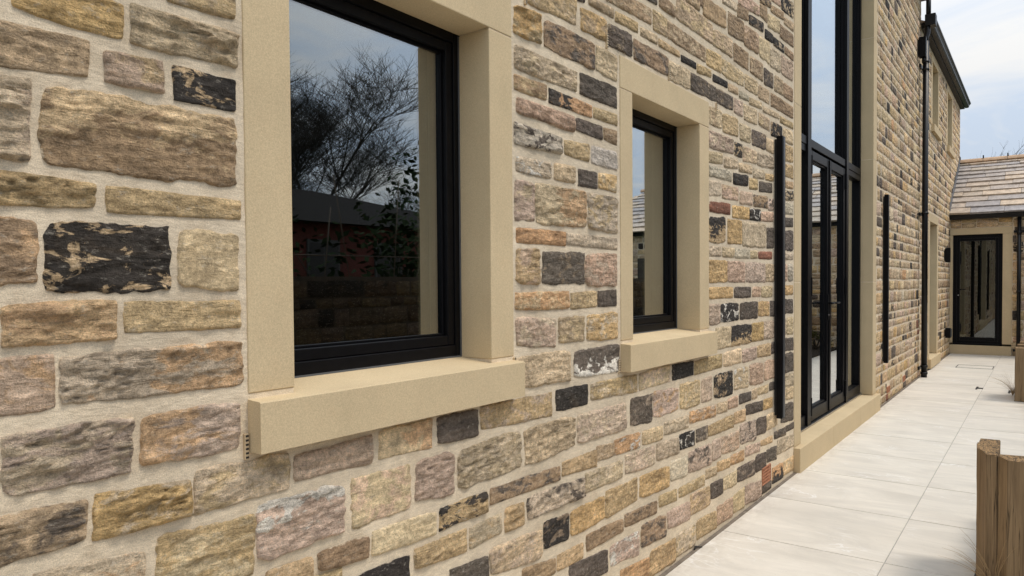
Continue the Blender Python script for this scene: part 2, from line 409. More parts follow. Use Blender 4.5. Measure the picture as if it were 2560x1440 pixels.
def stone_arrays(quad, code, nx, nz, seed, relief, proud, todir, lodless=True):
    """quad: TL,TR,BR,BL in wall (u,z); todir(u,out,z)->xyz arrays. Returns verts, faces, edge"""
    TL, TR, BR, BL = [np.array(q, float) for q in quad]
    dist_ = math.hypot(TL[0], D); nf = min(1.0, max(.25, 2.0/dist_))
    g = .0085 if TL[0] < 1.2 else (.0050 if lodless else .001); TL = TL+(-g, g); TR = TR+(g, g); BR = BR+(g, -g); BL = BL+(-g, -g)
    w = (np.linalg.norm(TR-TL)+np.linalg.norm(BR-BL))/2; h = (np.linalg.norm(TL-BL)+np.linalg.norm(TR-BR))/2
    def axis(n, L):
        bev = min(.006, L*.06)*2/L
        inner = np.linspace(-1+bev, 1-bev, max(2, n-1))
        return np.concatenate([[-1], inner, [1]])
    s = axis(nx, w); t = axis(nz, h)
    Sg, Tg = np.meshgrid(s, t)                       # t=-1 bottom, +1 top
    r_ = np.random.RandomState(seed)
    cr = r_.uniform(.1, .7, 4)*min(w, h)
    # pull the four corners in
    cs = np.where(Sg > 0, 1, -1); ct = np.where(Tg > 0, 1, -1)
    ci = (cs > 0)*1+(ct > 0)*2
    pull = cr[ci]*(np.abs(Sg)**7)*(np.abs(Tg)**9)*.22
    a = (Sg+1)/2; b = (Tg+1)/2
    Px = (TL[0]*(1-a)+TR[0]*a)*b+(BL[0]*(1-a)+BR[0]*a)*(1-b)
    Pz = (TL[1]*(1-a)+TR[1]*a)*b+(BL[1]*(1-a)+BR[1]*a)*(1-b)
    Px = Px-cs*pull; Pz = Pz-ct*pull
    so = seed % 97
    e4 = np.maximum(np.abs(Sg), np.abs(Tg))**4
    amp = min(.012, .07*min(w, h))
    Px = Px+e4*amp*2*fbm(Px*16+so, Pz*16+so*2, seed, 3); Pz = Pz+e4*amp*2*fbm(Px*14+so*3, Pz*14+so, seed+5, 3)
    e8 = e4*e4
    Px = Px+e8*amp*1.3*fbm(Px*60+so, Pz*60, seed+41, 2); Pz = Pz+e8*amp*1.3*fbm(Px*75+so, Pz*70+so, seed+43, 2)
    ed = np.minimum((1-np.abs(Sg))*w/2, (1-np.abs(Tg))*h/2)
    bev = min(.009, .10*min(w, h))
    pr = np.clip(ed/bev, 0, 1); pr = pr*(2-pr)
    n1 = fbm(Px*6+so, Pz*14+so, seed+11, 4)
    n2 = fbm(Px*5+so*1.7, Pz*30+so, seed+23, 4)
    terr = np.floor((n2+.5)*6+.3*n1)/6-.5
    n3 = fbm(Px*24+so, Pz*70, seed+31, 3)
    n4 = fbm(Px*45+so*2, Pz*150+so, seed+37, 2); ridge = .25-np.abs(fbm(Px*13+so, Pz*26+so*3, seed+53, 3))
    rel = relief*(1.3*n1+1.2*(.45*n2+.55*terr)+.9*n3+.5*n4+1.0*ridge)
    cl1 = fbm(Px*3.5+so*5, Pz*20+so*1.3, seed+61, 4); cl2 = fbm(Px*17+so*5, Pz*9+so*2.3, seed+67, 3)
    crack = np.exp(-(cl1/.022)**2)*(fbm(Px*9+so, Pz*9, seed+71, 2) > -.02)+.7*np.exp(-(cl2/.02)**2)*(fbm(Px*12, Pz*12+so, seed+73, 2) > .06)
    rel = rel-relief*.55*crack
    tilt = (r_.uniform(-1, 1)*Sg*.3+r_.uniform(-1, 1)*Tg*.35)*relief*.6
    out = -.010+pr*(.010+proud)+np.clip(ed/(bev*1.5), 0, 1)*(rel+tilt)
    out = np.where(ed < 1e-6, -.010, np.maximum(out, np.where(pr >= .6, .0020+.0030*nf, -.004)))
    V = np.stack([c.ravel() for c in todir(Px, out, Pz)], 1)
    R, C = Sg.shape
    idx = np.arange(R*C).reshape(R, C)
    Fq = np.stack([idx[:-1, :-1], idx[:-1, 1:], idx[1:, 1:], idx[1:, :-1]], -1).reshape(-1, 4)
    edge = np.clip(1-ed/(bev*1.7), 0, 1).ravel()
    return V, Fq, edge, (Sg.ravel(), Tg.ravel())

def finish_stone_mesh(name, parts):
    """parts: list of (V,F,edge,colA,colB,par)"""
    off = 0; Vs = []; Fs = []; E = []; A = []; B = []; P = []
    for V, Fq, e, ca, cb, pr in parts:
        Vs.append(V); Fs.append(Fq+off); off += len(V); E.append(e)
        A.append(np.tile((*ca, 1), (len(V), 1))); B.append(np.tile((*cb, 1), (len(V), 1))); P.append(np.tile(pr, (len(V), 1)))
    Vs = np.concatenate(Vs); Fs = np.concatenate(Fs)
    me = bpy.data.meshes.new(name)
    me.vertices.add(len(Vs)); me.vertices.foreach_set('co', Vs.astype(np.float32).ravel())
    me.loops.add(len(Fs)*4); me.loops.foreach_set('vertex_index', Fs.astype(np.int32).ravel())
    me.polygons.add(len(Fs)); me.polygons.foreach_set('loop_start', np.arange(0, len(Fs)*4, 4, dtype=np.int32))
    me.polygons.foreach_set('loop_total', np.full(len(Fs), 4, dtype=np.int32))
    me.polygons.foreach_set('use_smooth', np.ones(len(Fs), dtype=bool))
    me.update(calc_edges=True)
    for nm, arr, tp, key in (('col_a', np.concatenate(A), 'FLOAT_COLOR', 'color'), ('col_b', np.concatenate(B), 'FLOAT_COLOR', 'color'), ('par', np.concatenate(P), 'FLOAT_COLOR', 'color')):
        at = me.attributes.new(nm, tp, 'POINT'); at.data.foreach_set(key, arr.astype(np.float32).ravel())
    at = me.attributes.new('edge', 'FLOAT_VECTOR', 'POINT'); at.data.foreach_set('vector', np.concatenate(E).astype(np.float32).ravel())
    me.materials.append(M_STONE)
    return me

def stone_part(quad, code, seed, todir, lod=None):
    """code: two palette letters and an optional relief digit"""
    rl = int(code[-1]) if code[-1].isdigit() else 1
    cs = code.rstrip('0123456789'); cs_flag = cs[-1] if cs[-1] in '^v<>' else ''; cs = cs.rstrip('^v<>'); a = cs[0]; b = cs[1] if len(cs) > 1 else None
    r_ = np.random.RandomState(seed)
    TL, TR, BR, BL = [np.array(q, float) for q in quad]
    w = np.linalg.norm(TR-TL); h = np.linalg.norm(TL-BL)
    if lod is None:
        c = (TL+TR+BR+BL)/4; dist = math.hypot(c[0], D)
        cell = .0036*dist
        nx = int(np.clip(w/cell, 6, 90)); nz = int(np.clip(h/(cell*.62), 5, 72))
    else: nx, nz = lod
    relief = (.0025, .0125, .023)[rl]*min(1, min(w, h)/.10+.2)
    proud = r_.uniform(.004, .011)+(.003 if rl == 2 else 0)
    dc = math.hypot(min(abs(TL[0]), 30), D); nf = min(1.0, max(.28, 2.1/dc))
    V, Fq, e, bi = stone_arrays(quad, code, nx, nz, seed, relief*(.14+.86*nf**1.3), proud*(.15+.85*nf), todir, lod is None)
    fl = {'^': (0, 1), 'v': (0, -1), '<': (-1, 0), '>': (1, 0)}.get(cs_flag, (0, 0))
    e = np.stack([e, .16*(fl[0]*bi[0]+fl[1]*bi[1]), e*0], 1)
    ca = np.array(pal(a))*r_.uniform(.88, 1.08, 1)*np.array([1+r_.uniform(-.01, .04), 1, 1+r_.uniform(-.05, .03)])
    if b is None: cb = ca*r_.uniform(.72, .9)*np.array([1, .98, .95]); fr = r_.uniform(.3, .55); sh = .0
    else:
        cb = np.array(pal(b))*.75+.25*np.array(pal('b' if b not in 'kd' else 'd')); fr = .40; sh = .6 if (a in 'kw' or b in 'kw') else .12
        if a == 'd' and b != 'w': cb = .5*ca+.5*cb; fr = .34
        if a in 'k': fr = .40; cb = cb*.6+.4*np.array(pal('n'))
        if b == 'k': fr = .46
        if b == 'w': fr = .36; cb = np.array((.76, .70, .60))
    return V, Fq, e, ca, cb, (fr, (seed*.6180339) % 1.0, sh, (.35, .9, 1.25)[rl])

MAINDIR = lambda u, o, z: (u, -o, z)

# traced stones: region (x0, y0, scale) then: code xL yTL yBL xR yTR yBR in zoomed pixels
TR = [
((0, 0, 3.0), """y1 105 -230 45 908 40 298;og1 1250 -110 -8 1745 -30 132;bg2 990 30 322 1768 262 502;gn1 -70 155 490 652 310 562;mt2 780 388 600 1210 468 690;
kt1 1305 505 735 1757 608 832;Gm2 -160 550 1150 210 592 1216;nt^1 315 630 1222 1765 905 1392"""),
((0, 420, 3.0), """oy2 -130 15 258 695 132 292;o1 808 150 312 1785 258 376;nr1 -260 335 900 262 400 845;kt1 350 390 920 1262 440 916;s0 1342 468 888 1772 495 908;tr2 30 1035 1322 862 1000 1272;o1 938 1020 1228 1787 998 1187"""),
((0, 840, 2.4), """mr1 -260 170 500 316 112 430;Gr>2 380 128 402 1445 30 292;mG2 28 600 972 782 480 802;mr<1 856 490 775 1432 390 680;gd1 -190 1135 1425 508 990 1222;yG2 563 960 1230 1138 865 1070;Gr1 200 1432 1560 858 1300 1480;dn1 -260 1470 1600 150 1460 1600"""),
((0, 0, 1.0), """Go1 489 1177 1283 720 1133 1222;os1 391 1337 1470 630 1290 1436;tm1 1199 1016 1077 1378 979 1040;bG2 1145 1125 1223 1299 1070 1170;Gt1 1173 1321 1373 1251 1281 1332"""),
((600, 900, 2.6667), """m1 358 640 808 878 490 687;br>0 918 475 662 1277 378 592;d1 1308 385 567 1583 322 512;mw^1 122 960 1358 685 825 1132;bp0 732 790 1132 1132 685 985;m1 1167 675 947 1423 605 900;
s0 873 1140 1312 1303 1005 1162;tk2 1325 990 1142 1643 870 1012;n1 517 1290 1412 850 1165 1312;t1 180 1425 1520 473 1310 1470;k1 785 1440 1540 1128 1290 1480;t1 1157 1260 1398 1505 1120 1282;d1 1388 1400 1510 1652 1300 1455"""),
((1180, 840, 2.4), """b1 258 128 312 590 80 268;dwv0 608 95 252 882 45 217;k1 500 320 457 692 288 412;oG1 710 285 387 987 225 337;bm0 998 225 332 1187 165 272;k1 1198 172 272 1327 145 237;o1 1333 152 237 1500 105 187;b0 1506 102 187 1615 70 162;m1 1620 85 162 1706 58 137;t1 1710 57 132 1792 40 117;
mG1 627 475 652 922 395 562;dm1 948 370 537 1080 340 517;mr1 1083 335 497 1237 303 442;ob1 1246 290 447 1367 258 412;m0 1373 260 402 1440 240 382;kn1 1448 235 377 1562 205 352;bw1 1572 200 327 1657 180 307;p1 1663 175 302 1747 155 282;p0 1752 150 267 1813 135 252;
rm1 1302 455 527 1462 410 482;b1 1468 405 467 1532 390 452;p1 1533 377 442 1594 355 422;d1 1600 352 412 1674 330 387;b1 1678 322 382 1710 310 372;b1 1713 310 357 1777 290 337;dk1 1782 280 330 1812 272 320;
G1 1150 520 597 1297 475 552;bt1 1018 570 657 1142 535 622;rw1 852 620 717 1007 573 667;b2 313 555 787 612 475 662;t1 537 760 842 747 675 782;g1 743 662 757 852 638 717;mG1 913 715 837 1097 655 772;G1 1103 645 752 1240 605 707;kw1 1241 590 687 1334 560 657;dG1 1340 560 642 1412 535 617;
o1 1413 540 607 1570 465 547;t1 1570 460 532 1642 435 507;d1 1638 415 477 1744 385 447;y1 1746 382 447 1802 365 427;md1 1606 530 657 1702 500 622;d1 1703 500 602 1764 475 577;b0 1766 470 572 1832 450 532;
nd1 103 917 1017 527 775 862;Gd2 328 965 1107 670 845 967;bG1 678 825 947 902 740 847;t2 193 1037 1182 307 995 1132;kd1 428 1112 1287 580 1060 1212;y1 588 1052 1212 792 950 1097;t1 797 932 1102 992 845 982;y1 1005 837 977 1182 773 907;w0 1188 747 877 1294 715 837;md1 1295 697 827 1434 640 772;m0 1438 632 752 1492 605 727;pm1 1493 612 717 1602 560 677;
bm1 106 1272 1445 417 1150 1332;n1 298 1402 1520 497 1330 1422;t1 508 1312 1412 664 1235 1332;n1 683 1192 1297 902 1095 1172;d1 578 1377 1500 814 1270 1422;mw1 823 1262 1382 1002 1160 1312;nd1 912 1072 1152 1107 985 1062;nd1 1010 1132 1277 1162 1065 1202;m1 1168 1057 1167 1307 985 1102;o1 1118 962 1032 1227 915 987;ob1 1238 912 972 1394 830 897;tp2 1308 957 1082 1427 890 1012;d1 1428 887 987 1504 850 947;b1 1400 802 862 1467 780 832;t1 1468 757 817 1547 730 787;rp1 1550 717 777 1632 680 747;m1 1636 662 727 1727 635 692;t1 1730 632 662 1802 595 637;
r1 888 1402 1520 1062 1320 1440;t1 1063 1292 1450 1222 1205 1352;Go1 1223 1192 1332 1340 1125 1252;o1 1343 1107 1227 1467 1040 1152;p1 1466 1027 1142 1564 960 1082;s0 1563 957 1072 1634 900 1032;b1 1503 852 932 1587 800 892;dm1 1588 792 882 1697 735 832;d1 1698 717 822 1764 690 792;dG1 1766 682 762 1827 655 742;G1 1828 632 717 1930 580 662;m1 1633 897 1022 1737 860 962;d0 1738 892 952 1794 862 912;rkv1 1798 792 892 1867 755 852;tb0 1866 752 842 1931 710 802;dt1 1810 577 622 1882 545 592;d1 1880 542 577 1930 515 552"""),
((1740, 540, 2.057), """d1 444 8 58 498 10 56;dk1 458 75 180 500 72 180;k1 444 78 178 454 78 178;G1 445 194 226 498 192 224;p1 444 248 336 469 246 335;w1 471 246 335 498 245 334;y1 444 357 407 498 355 405;d1 444 428 502 498 424 500;G1 442 525 614 463 523 612;b1 465 523 612 499 520 609;d1 444 630 697 500 622 690;m1 442 722 808 455 720 806;d1 458 704 806 500 698 798;G1 444 815 882 500 806 872;b1 443 895 948 459 891 945;b1 461 880 948 500 873 940;d1 434 975 1068 500 952 1050;
kyv1 64 2 137 149 5 141;y1 161 15 147 236 20 151;G0 236 25 157 359 40 167;d1 361 55 167 399 60 167;G1 67 155 207 129 160 208;b1 134 160 211 196 165 213;w1 199 168 217 276 176 218;b1 279 178 219 316 180 220;R0 319 182 221 389 184 222;
y1 67 225 347 159 228 343;p1 159 232 343 251 234 342;m1 254 238 342 356 240 342;b1 357 246 340 401 248 338;y1 67 366 427 189 364 420;d1 194 365 422 281 363 419;p1 287 364 415 331 364 414;b1 334 362 420 391 360 416;
m1 67 452 562 123 450 556;kw1 126 450 547 219 445 537;dk2 224 445 532 316 440 527;yr1 319 440 517 376 438 512;d1 379 436 517 402 434 516;b0 100 577 687 179 565 672;kyv1 171 567 672 284 553 655;y1 285 550 647 346 542 637;m1 347 541 637 402 534 627;dk1 386 650 712 402 646 706"""),
((1740, 0, 2.5714), """n0 42 -35 100 193 76 193;n1 203 70 217 307 143 277;go1 109 180 292 233 254 377;np1 308 155 292 402 223 352;n1 239 270 392 336 343 457;b0 403 225 357 473 274 417;G1 474 295 427 543 343 472;m1 545 345 477 623 403 527;ng1 344 360 467 429 408 527;dn1 434 430 542 496 478 572;g1 502 480 582 559 518 617;n1 561 525 622 623 573 662;
o1 64 305 417 161 358 477;ob1 164 370 482 304 468 562;b1 311 470 572 395 528 617;g1 399 535 632 469 588 672;n1 479 590 682 624 688 767;dn1 129 565 662 236 623 717;o1 4 408 466 96 453 497;k1 104 474 522 201 528 567;g1 206 535 582 269 568 612;w1 274 580 627 339 613 652;b1 341 625 672 421 663 702;b1 427 680 717 532 733 767;o1 537 745 787 623 793 832;
m1 241 630 722 299 653 757;b1 304 665 772 392 708 807;go1 399 720 802 472 763 847;kn2 479 775 872 553 813 902;b1 559 820 907 623 848 937;bn1 84 680 797 166 713 832;o1 169 725 852 269 763 882;b1 279 790 902 351 818 927;dn1 356 825 932 449 868 967;b0 449 880 972 499 903 992;mG2 81 835 952 239 893 992;kt1 246 910 1002 296 928 1017;bp1 299 935 1037 389 973 1057;G2 391 975 1067 497 1008 1087;b1 81 970 1047 169 983 1057;G1 177 1005 1077 266 1023 1087;b1 273 1045 1102 359 1066 1120;G1 364 1080 1142 438 1098 1152;t1 444 1115 1157 497 1123 1167;
o1 551 920 1032 623 948 1047;o1 554 1050 1132 623 1063 1152;t1 551 1155 1202 578 1160 1206;t1 581 1164 1210 623 1170 1216;w2 81 1060 1132 226 1098 1167;k1 237 1110 1187 334 1128 1197;o1 339 1140 1217 396 1153 1222;d1 402 1165 1232 488 1178 1242;G0 81 1160 1257 159 1163 1262;pn1 164 1185 1277 271 1203 1292;m0 279 1225 1312 363 1238 1322;nd1 367 1250 1327 459 1263 1342;md1 461 1275 1352 498 1280 1356;gk1 551 1220 1287 626 1228 1292;w1 551 1300 1377 623 1308 1382;R0 84 1295 1362 219 1308 1382;y1 231 1318 1402 341 1333 1412;kw1 341 1340 1417 413 1345 1422;p1 414 1360 1422 497 1364 1427;
n1 264 22 112 336 68 137;G1 168 -45 15 263 28 77;pn1 270 -60 30 407 38 107;n1 409 20 102 457 53 152;kd1 339 90 152 433 148 212;b1 459 85 172 538 128 222;k1 441 185 247 494 223 282;kG1 496 235 292 564 288 342;n1 569 295 342 626 343 397;n2 536 150 237 626 228 312;n1 479 30 77 563 78 132;g1 564 110 152 626 148 207;kb1 544 -40 57 626 18 127;nk1 409 -40 20 481 8 52;p1 484 -40 3 541 8 42;n1 -40 -60 -5 36 -20 40"""),
((1270, 0, 3.428), """yo2 44 28 292 277 128 387;og1 140 -150 22 582 -20 222;nd1 303 150 407 737 373 607;yn1 618 55 257 842 168 362;g1 688 -30 32 902 83 162;ng1 838 -120 2 1227 73 222;dg2 853 195 392 1060 298 497;o1 913 95 182 1112 198 287;b1 1128 230 302 1277 308 382;on1 1238 75 262 1362 158 322;nb1 1293 -70 60 1432 58 157;go1 1441 -60 162 1755 213 387;ng1 1363 165 332 1692 408 542;
nd1 1073 325 507 1372 488 657;t1 1288 330 392 1467 448 492;k1 1478 470 522 1610 543 592;bg1 1378 515 687 1557 603 767;dn1 1563 615 772 1781 748 877;Gb2 48 370 587 582 618 792;b1 748 385 607 932 478 707;d1 608 620 807 927 743 932;no1 48 635 767 327 728 862;rk<1 343 755 882 717 908 1007;o1 728 920 1002 932 983 1082;p2 63 830 962 562 998 1137;d1 578 1005 1112 807 1083 1202;n1 816 1095 1192 930 1118 1252;wd2 48 1040 1232 452 1173 1322;o1 476 1195 1322 692 1238 1392;W1 708 1245 1402 927 1298 1462;
dg1 1100 -160 -60 1275 -20 45;g1 1520 -80 20 1640 20 95;n1 1660 0 60 1800 70 170;d1 590 -60 0 652 -30 20"""),
((1270, 400, 2.879), """Gw2 48 -30 82 307 20 137;bg1 328 22 142 479 48 167;dk1 498 60 187 639 88 207;yb1 650 95 202 780 113 242;mb1 44 135 442 187 163 447;br>2 188 165 457 557 223 497;Go2 568 235 502 782 268 532;r1 53 485 592 412 518 617;G1 418 530 607 782 563 647;tp2 53 635 892 222 643 897;dn1 243 660 897 547 663 892;pm2 551 680 907 782 668 907;rt1 48 955 1082 437 943 1072;o1 450 955 1072 637 943 1062;d1 640 945 1057 779 933 1052;mG1 53 1130 1337 337 1138 1352;go1 358 1130 1322 547 1118 1302;yG1 560 1120 1307 787 1093 1287"""),
]

# openings in the main wall (x0,x1,z0,z1) including the ashlar round them
W1 = dict(x0=1.067, x1=2.202, o0=1.207, o1=2.064)
W2 = dict(x0=3.065, x1=4.187, o0=3.190, o1=4.042)
ZS, ZH, ZL = 1.125, 2.472, 2.622
XE = 13.35                                        # main block ends, the lower wing begins
openings = [(W1['x0'], W1['x1'], ZS, ZL), (W2['x0'], W2['x1'], ZS, ZL), (6.027, 9.556, -.2, 5.75)]

def wall_sheet(mb, x0, x1, z0, z1, holes, yf, yb):
    xs = sorted({x0, x1, *[h[0] for h in holes], *[h[1] for h in holes]}); xs = [x for x in xs if x0 <= x <= x1]
    zs = sorted({z0, z1, *[h[2] for h in holes], *[h[3] for h in holes]}); zs = [z for z in zs if z0 <= z <= z1]
    for i in range(len(xs)-1):
        for j in range(len(zs)-1):
            cx, cz = (xs[i]+xs[i+1])/2, (zs[j]+zs[j+1])/2
            if any(h[0] < cx < h[1] and h[2] < cz < h[3] for h in holes): continue
            a, b, c, d = xs[i], xs[i+1], zs[j], zs[j+1]
            mb.add([(a, yf, c), (b, yf, c), (b, yf, d), (a, yf, d)], [(0, 1, 2, 3)])
            mb.add([(a, yb, c), (b, yb, c), (b, yb, d), (a, yb, d)], [(3, 2, 1, 0)])
    for (a, b, c, d) in holes+[(x0, x1, z0, z1)]:
        mb.add([(a, yf, c), (b, yf, c), (b, yf, d), (a, yf, d), (a, yb, c), (b, yb, c), (b, yb, d), (a, yb, d)],
               [(0, 1, 5, 4), (1, 2, 6, 5), (2, 3, 7, 6), (3, 0, 4, 7)])
    return mb

house = empty('stone_house', (6, 0, 0), 'tall coursed-stone house with tan window surrounds and full-height black glazed doors', 'house')
mb = wall_sheet(MB(), -3.0, XE, -.25, 6.05, openings, 0.0, .30)
wall = mb.build('wall', M_MORTAR, house, fix=False)

px_ = np.arange(.30, 6.03, .0125); pz_ = np.arange(-.02, 2.9, .0125)
GX, GZ = np.meshgrid(px_, pz_)
gi = np.arange(GX.size).reshape(GX.shape)
fq = np.stack([gi[:-1, :-1], gi[:-1, 1:], gi[1:, 1:], gi[1:, :-1]], -1).reshape(-1, 4)
ccx = (GX[:-1, :-1]+.006).ravel(); ccz = (GZ[:-1, :-1]+.006).ravel()
ok = np.ones(len(ccx), bool)
for (a, b, c, d) in openings: ok &= ~((ccx > a+.02) & (ccx < b-.02) & (ccz > c+.02) & (ccz < d-.02))
GYv = np.clip(-.0012-.0075*fbm(GX*7, GZ*9, 501, 4)-.004*fbm(GX*33, GZ*60, 502, 3), -.0043, -.0004)*np.clip(1.9/np.maximum(GX, .1), .35, 1)
me = bpy.data.meshes.new('pointing'); me.from_pydata(np.stack([GX.ravel(), GYv.ravel(), GZ.ravel()], 1).tolist(), [], fq[ok].tolist())
me.polygons.foreach_set('use_smooth', [True]*len(me.polygons)); me.update()
link('pointing', me, M_MORTAR, wall)
rects = []; parts = []; sd = 100
for (x0, y0, sc), txt in TR:
    for e in txt.replace('\n', '').split(';'):
        e = e.strip()
        if not e: continue
        c, *v = e.split(); xl, a, b, xr, c2, d2 = [float(q) for q in v]
        f = lambda X, Y: wallxz(x0+X/sc, y0+Y/sc)
        TL_, BL_, TR_, BR_ = f(xl, a), f(xl, b), f(xr, c2), f(xr, d2)
        sd += 1
        parts.append((sd, c, [TL_, TR_, BR_, BL_]))
        rects.append((min(TL_[0], BL_[0]), max(TR_[0], BR_[0]), min(BL_[1], BR_[1]), max(TL_[1], TR_[1])))
def area_px(q):
    (x0, z0), (x1, z1) = q[3], q[1]
    d = math.hypot((x0+x1)/2, D); return abs((x1-x0)*(z1-z0))/d**3
parts.sort(key=lambda p: -area_px(p[2]))
rest = []
for i, (sd, c, q) in enumerate(parts):
    sp = stone_part(q, c, sd, MAINDIR)
    if i < 300: link('stone', finish_stone_mesh('stone', [sp]), None, wall)
    else: rest.append(sp)

# coursed filling where the stones are far away or outside the view
CODES = ['t', 'b', 'o', 'n', 'g', 'm', 'tm', 'bG', 'og', 'nd', 'G', 'p', 'y', 'b', 'o', 'g', 'm', 'ob', 'd', 'k', 'kt', 'd', 'dk', 'r', 'w', 'tp', 'n', 'n', 'g', 'R']
CW = [12, 12, 10, 7, 10, 8, 5, 5, 6, 4, 6, 5, 5, 10, 8, 8, 6, 5, 5, 2.5, 3, 3, 2, 1.6, 3, 4, 6, 4, 6, .7]
def courses(x0, x1, z0, z1, seed, holes=(), avoid=(), hmin=.085, hmax=.19, lmin=.11, lmax=.42):
    r_ = random.Random(seed); z = z0+.008; out = []
    while z < z1-.05:
        h = min(r_.uniform(hmin, hmax), z1-z-.008)
        x = x0+r_.uniform(-.2, 0)
        while x < x1-.03:
            L = min(max(lmin, r_.gauss(h*1.65, h*.75)), lmax)
            a, b = max(x, x0+.006), min(x+L, x1-.006)
            x += L+r_.uniform(.012, .022)
            if b-a < .05: continue
            # some stones are split into two thin beds
            segs = [(z, z+h)]
            if h > .15 and r_.random() < .22:
                k = z+h*r_.uniform(.4, .6); segs = [(z, k-.008), (k+.008, z+h)]
            for c, d in segs:
                boxes = [(a, b, c, d)]
                for (p, q, s, t) in holes:
                    nb = []
                    for (a1, b1, c1, d1) in boxes:
                        if a1 < q and b1 > p and c1 < t and d1 > s:
                            if a1 < p-.07: nb.append((a1, p-.012, c1, d1))
                            elif b1 > q+.07: nb.append((q+.012, b1, c1, d1))
                            elif d1 > t+.06: nb.append((a1, b1, t+.012, d1))
                            elif c1 < s-.06: nb.append((a1, b1, c1, s-.012))
                        else: nb.append((a1, b1, c1, d1))
                    boxes = nb
                for bx in boxes:
                    if any(bx[0] < q-.01 and bx[1] > p+.01 and bx[2] < t-.01 and bx[3] > s+.01 for (p, q, s, t) in avoid): continue
                    out.append((bx, r_.choices(CODES, CW)[0]))
        z += h+r_.uniform(.012, .02)
    return out
def rquad(bx, r_):
    a, b, c, d = bx; j = lambda: r_.uniform(-.006, .006)
    return [(a+j(), d+j()), (b+j(), d+j()), (b+j(), c+j()), (a+j(), c+j())]
r0 = random.Random(3)
vents = [(10.33, 10.55, .105, .185), (11.63, 11.85, .105, .185)]
for bx, c in courses(9.56, XE, 0.0, 6.0, 21, holes=vents, hmin=.075, hmax=.165, lmin=.09, lmax=.34): rest.append(stone_part(rquad(bx, r0), c, r0.randrange(1, 99999), MAINDIR, (6, 5)))
# left of the picture and above it
bigger = dict(hmin=.11, hmax=.24, lmin=.14, lmax=.5)
for bx, c in courses(-3.0, .50, 0.0, 6.0, 22, avoid=rects, **bigger): rest.append(stone_part(rquad(bx, r0), c, r0.randrange(1, 99999), MAINDIR, (6, 5)))
for bx, c in courses(.50, 6.02, 0.0, 6.0, 23, holes=openings, avoid=rects, **bigger):
    cx, cz = (bx[0]+bx[1])/2, (bx[2]+bx[3])/2
    v = np.array([cx, D, cz-H]); u = 1280+F_PX*(v@CR)/(v@CF); w_ = CY-F_PX*(v@CU)/(v@CF)
    if -40 < u < 2600 and -40 < w_ < 1480 and r0.random() < 1.1: continue
    rest.append(stone_part(rquad(bx, r0), c, r0.randrange(1, 99999), MAINDIR, (6, 5)))
ro = link('small_stones', finish_stone_mesh('small_stones', rest), None, wall); ro['kind'] = 'stuff'

# house shell behind the wall, roof
MB().box(-3.0, XE, 7.7, 8.0, -.2, 6.05).build('rear_wall', M_MORTAR, house)
MB().box(-3.0, -2.7, .302, 7.698, -.2, 6.05).build('end_wall', M_MORTAR, house)
MB().box(XE-.3, XE-.002, .302, 7.698, -.2, 6.05).build('end_wall', M_MORTAR, house)
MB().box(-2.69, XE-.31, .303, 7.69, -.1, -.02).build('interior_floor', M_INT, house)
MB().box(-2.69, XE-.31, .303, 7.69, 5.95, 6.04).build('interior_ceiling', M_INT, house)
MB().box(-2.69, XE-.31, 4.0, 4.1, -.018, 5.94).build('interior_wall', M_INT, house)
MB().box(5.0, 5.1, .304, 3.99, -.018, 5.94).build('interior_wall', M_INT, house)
MB().prism([(-.12, 6.06), (4.0, 8.6), (8.12, 6.06)], -3.1, XE-.02).build('roof', M_SLATE, house)

# ------------------------------------------------------------------ windows
def ring(mb, x0, x1, z0, z1, w, y0, y1, b=.003, wb=None):
    wb = wb or w
    mb.bbox(x0, x0+w, y0, y1, z0, z1, b); mb.bbox(x1-w, x1, y0, y1, z0, z1, b)
    mb.bbox(x0+w+.0005, x1-w-.0005, y0, y1, z0, z0+wb, b); mb.bbox(x0+w+.0005, x1-w-.0005, y0, y1, z1-w, z1, b)
    return mb
def window(parent, x0, x1, o0, o1, zs0=ZS, zs1=1.255, zh=ZH, zl=ZL, name='window'):
    fz0, fz1 = zs1+.022, zh+.004
    fr = ring(MB(), o0-.02, o1+.02, fz0-.006, fz1+.01, .050, .140, .215).build(name, M_BLACK, parent)
    sash = ring(MB(), o0+.031, o1-.031, fz0+.045, fz1-.041, .036, .146, .205, .003).build('sash', M_BLACK, fr)
    bead = MB(); ring(bead, o0+.0675, o1-.0675, fz0+.0815, fz1-.0775, .008, .164, .19, .002).build('glazing_bead', M_BLACK, fr)
    MB().box(o0+.07, o1-.07, .172, .178, fz0+.084, fz1-.08).build('pane', M_GLASS, fr)
    MB().box(o0+.0, o1, .137, .1395, fz0-.03, fz0+.004).build('sealant', M_GASKET, fr)
    MB().box(o1-.006, o1-.0005, .136, .1395, fz0, fz1-.01).build('sealant', M_GASKET, fr)
    MB().bbox(x0, x1, -.005, .30, zh, zl, .003).build('lintel', M_ASH, fr)
    for a, b in ((x0, o0), (o1, x1)):
        MB().bbox(a, b, -.005, .30, zs1+.018, zh-.004, .003).build('jamb', M_ASH, fr)
        MB().box(a+.003, b-.003, -.0025, .135, zs1-.004, zs1+.0175).build('bedding_mortar', M_MORTAR, fr)
        MB().box(a+.003, b-.003, -.0022, .135, zh-.0042, zh+.001).build('bedding_mortar', M_MORTAR, fr)
    bm = bmesh.new()
    prof = [(-.055, zs0), (-.055, zs1-.003), (-.052, zs1), (-.004, zs1+.003), (.137, zs1+.02), (.30, zs1+.02), (.30, zs0)]
    MB().prism(prof, x0-.001, x1+.001).build('sill', M_ASH, fr)
    return fr
window(house, **W1); window(house, **W2)

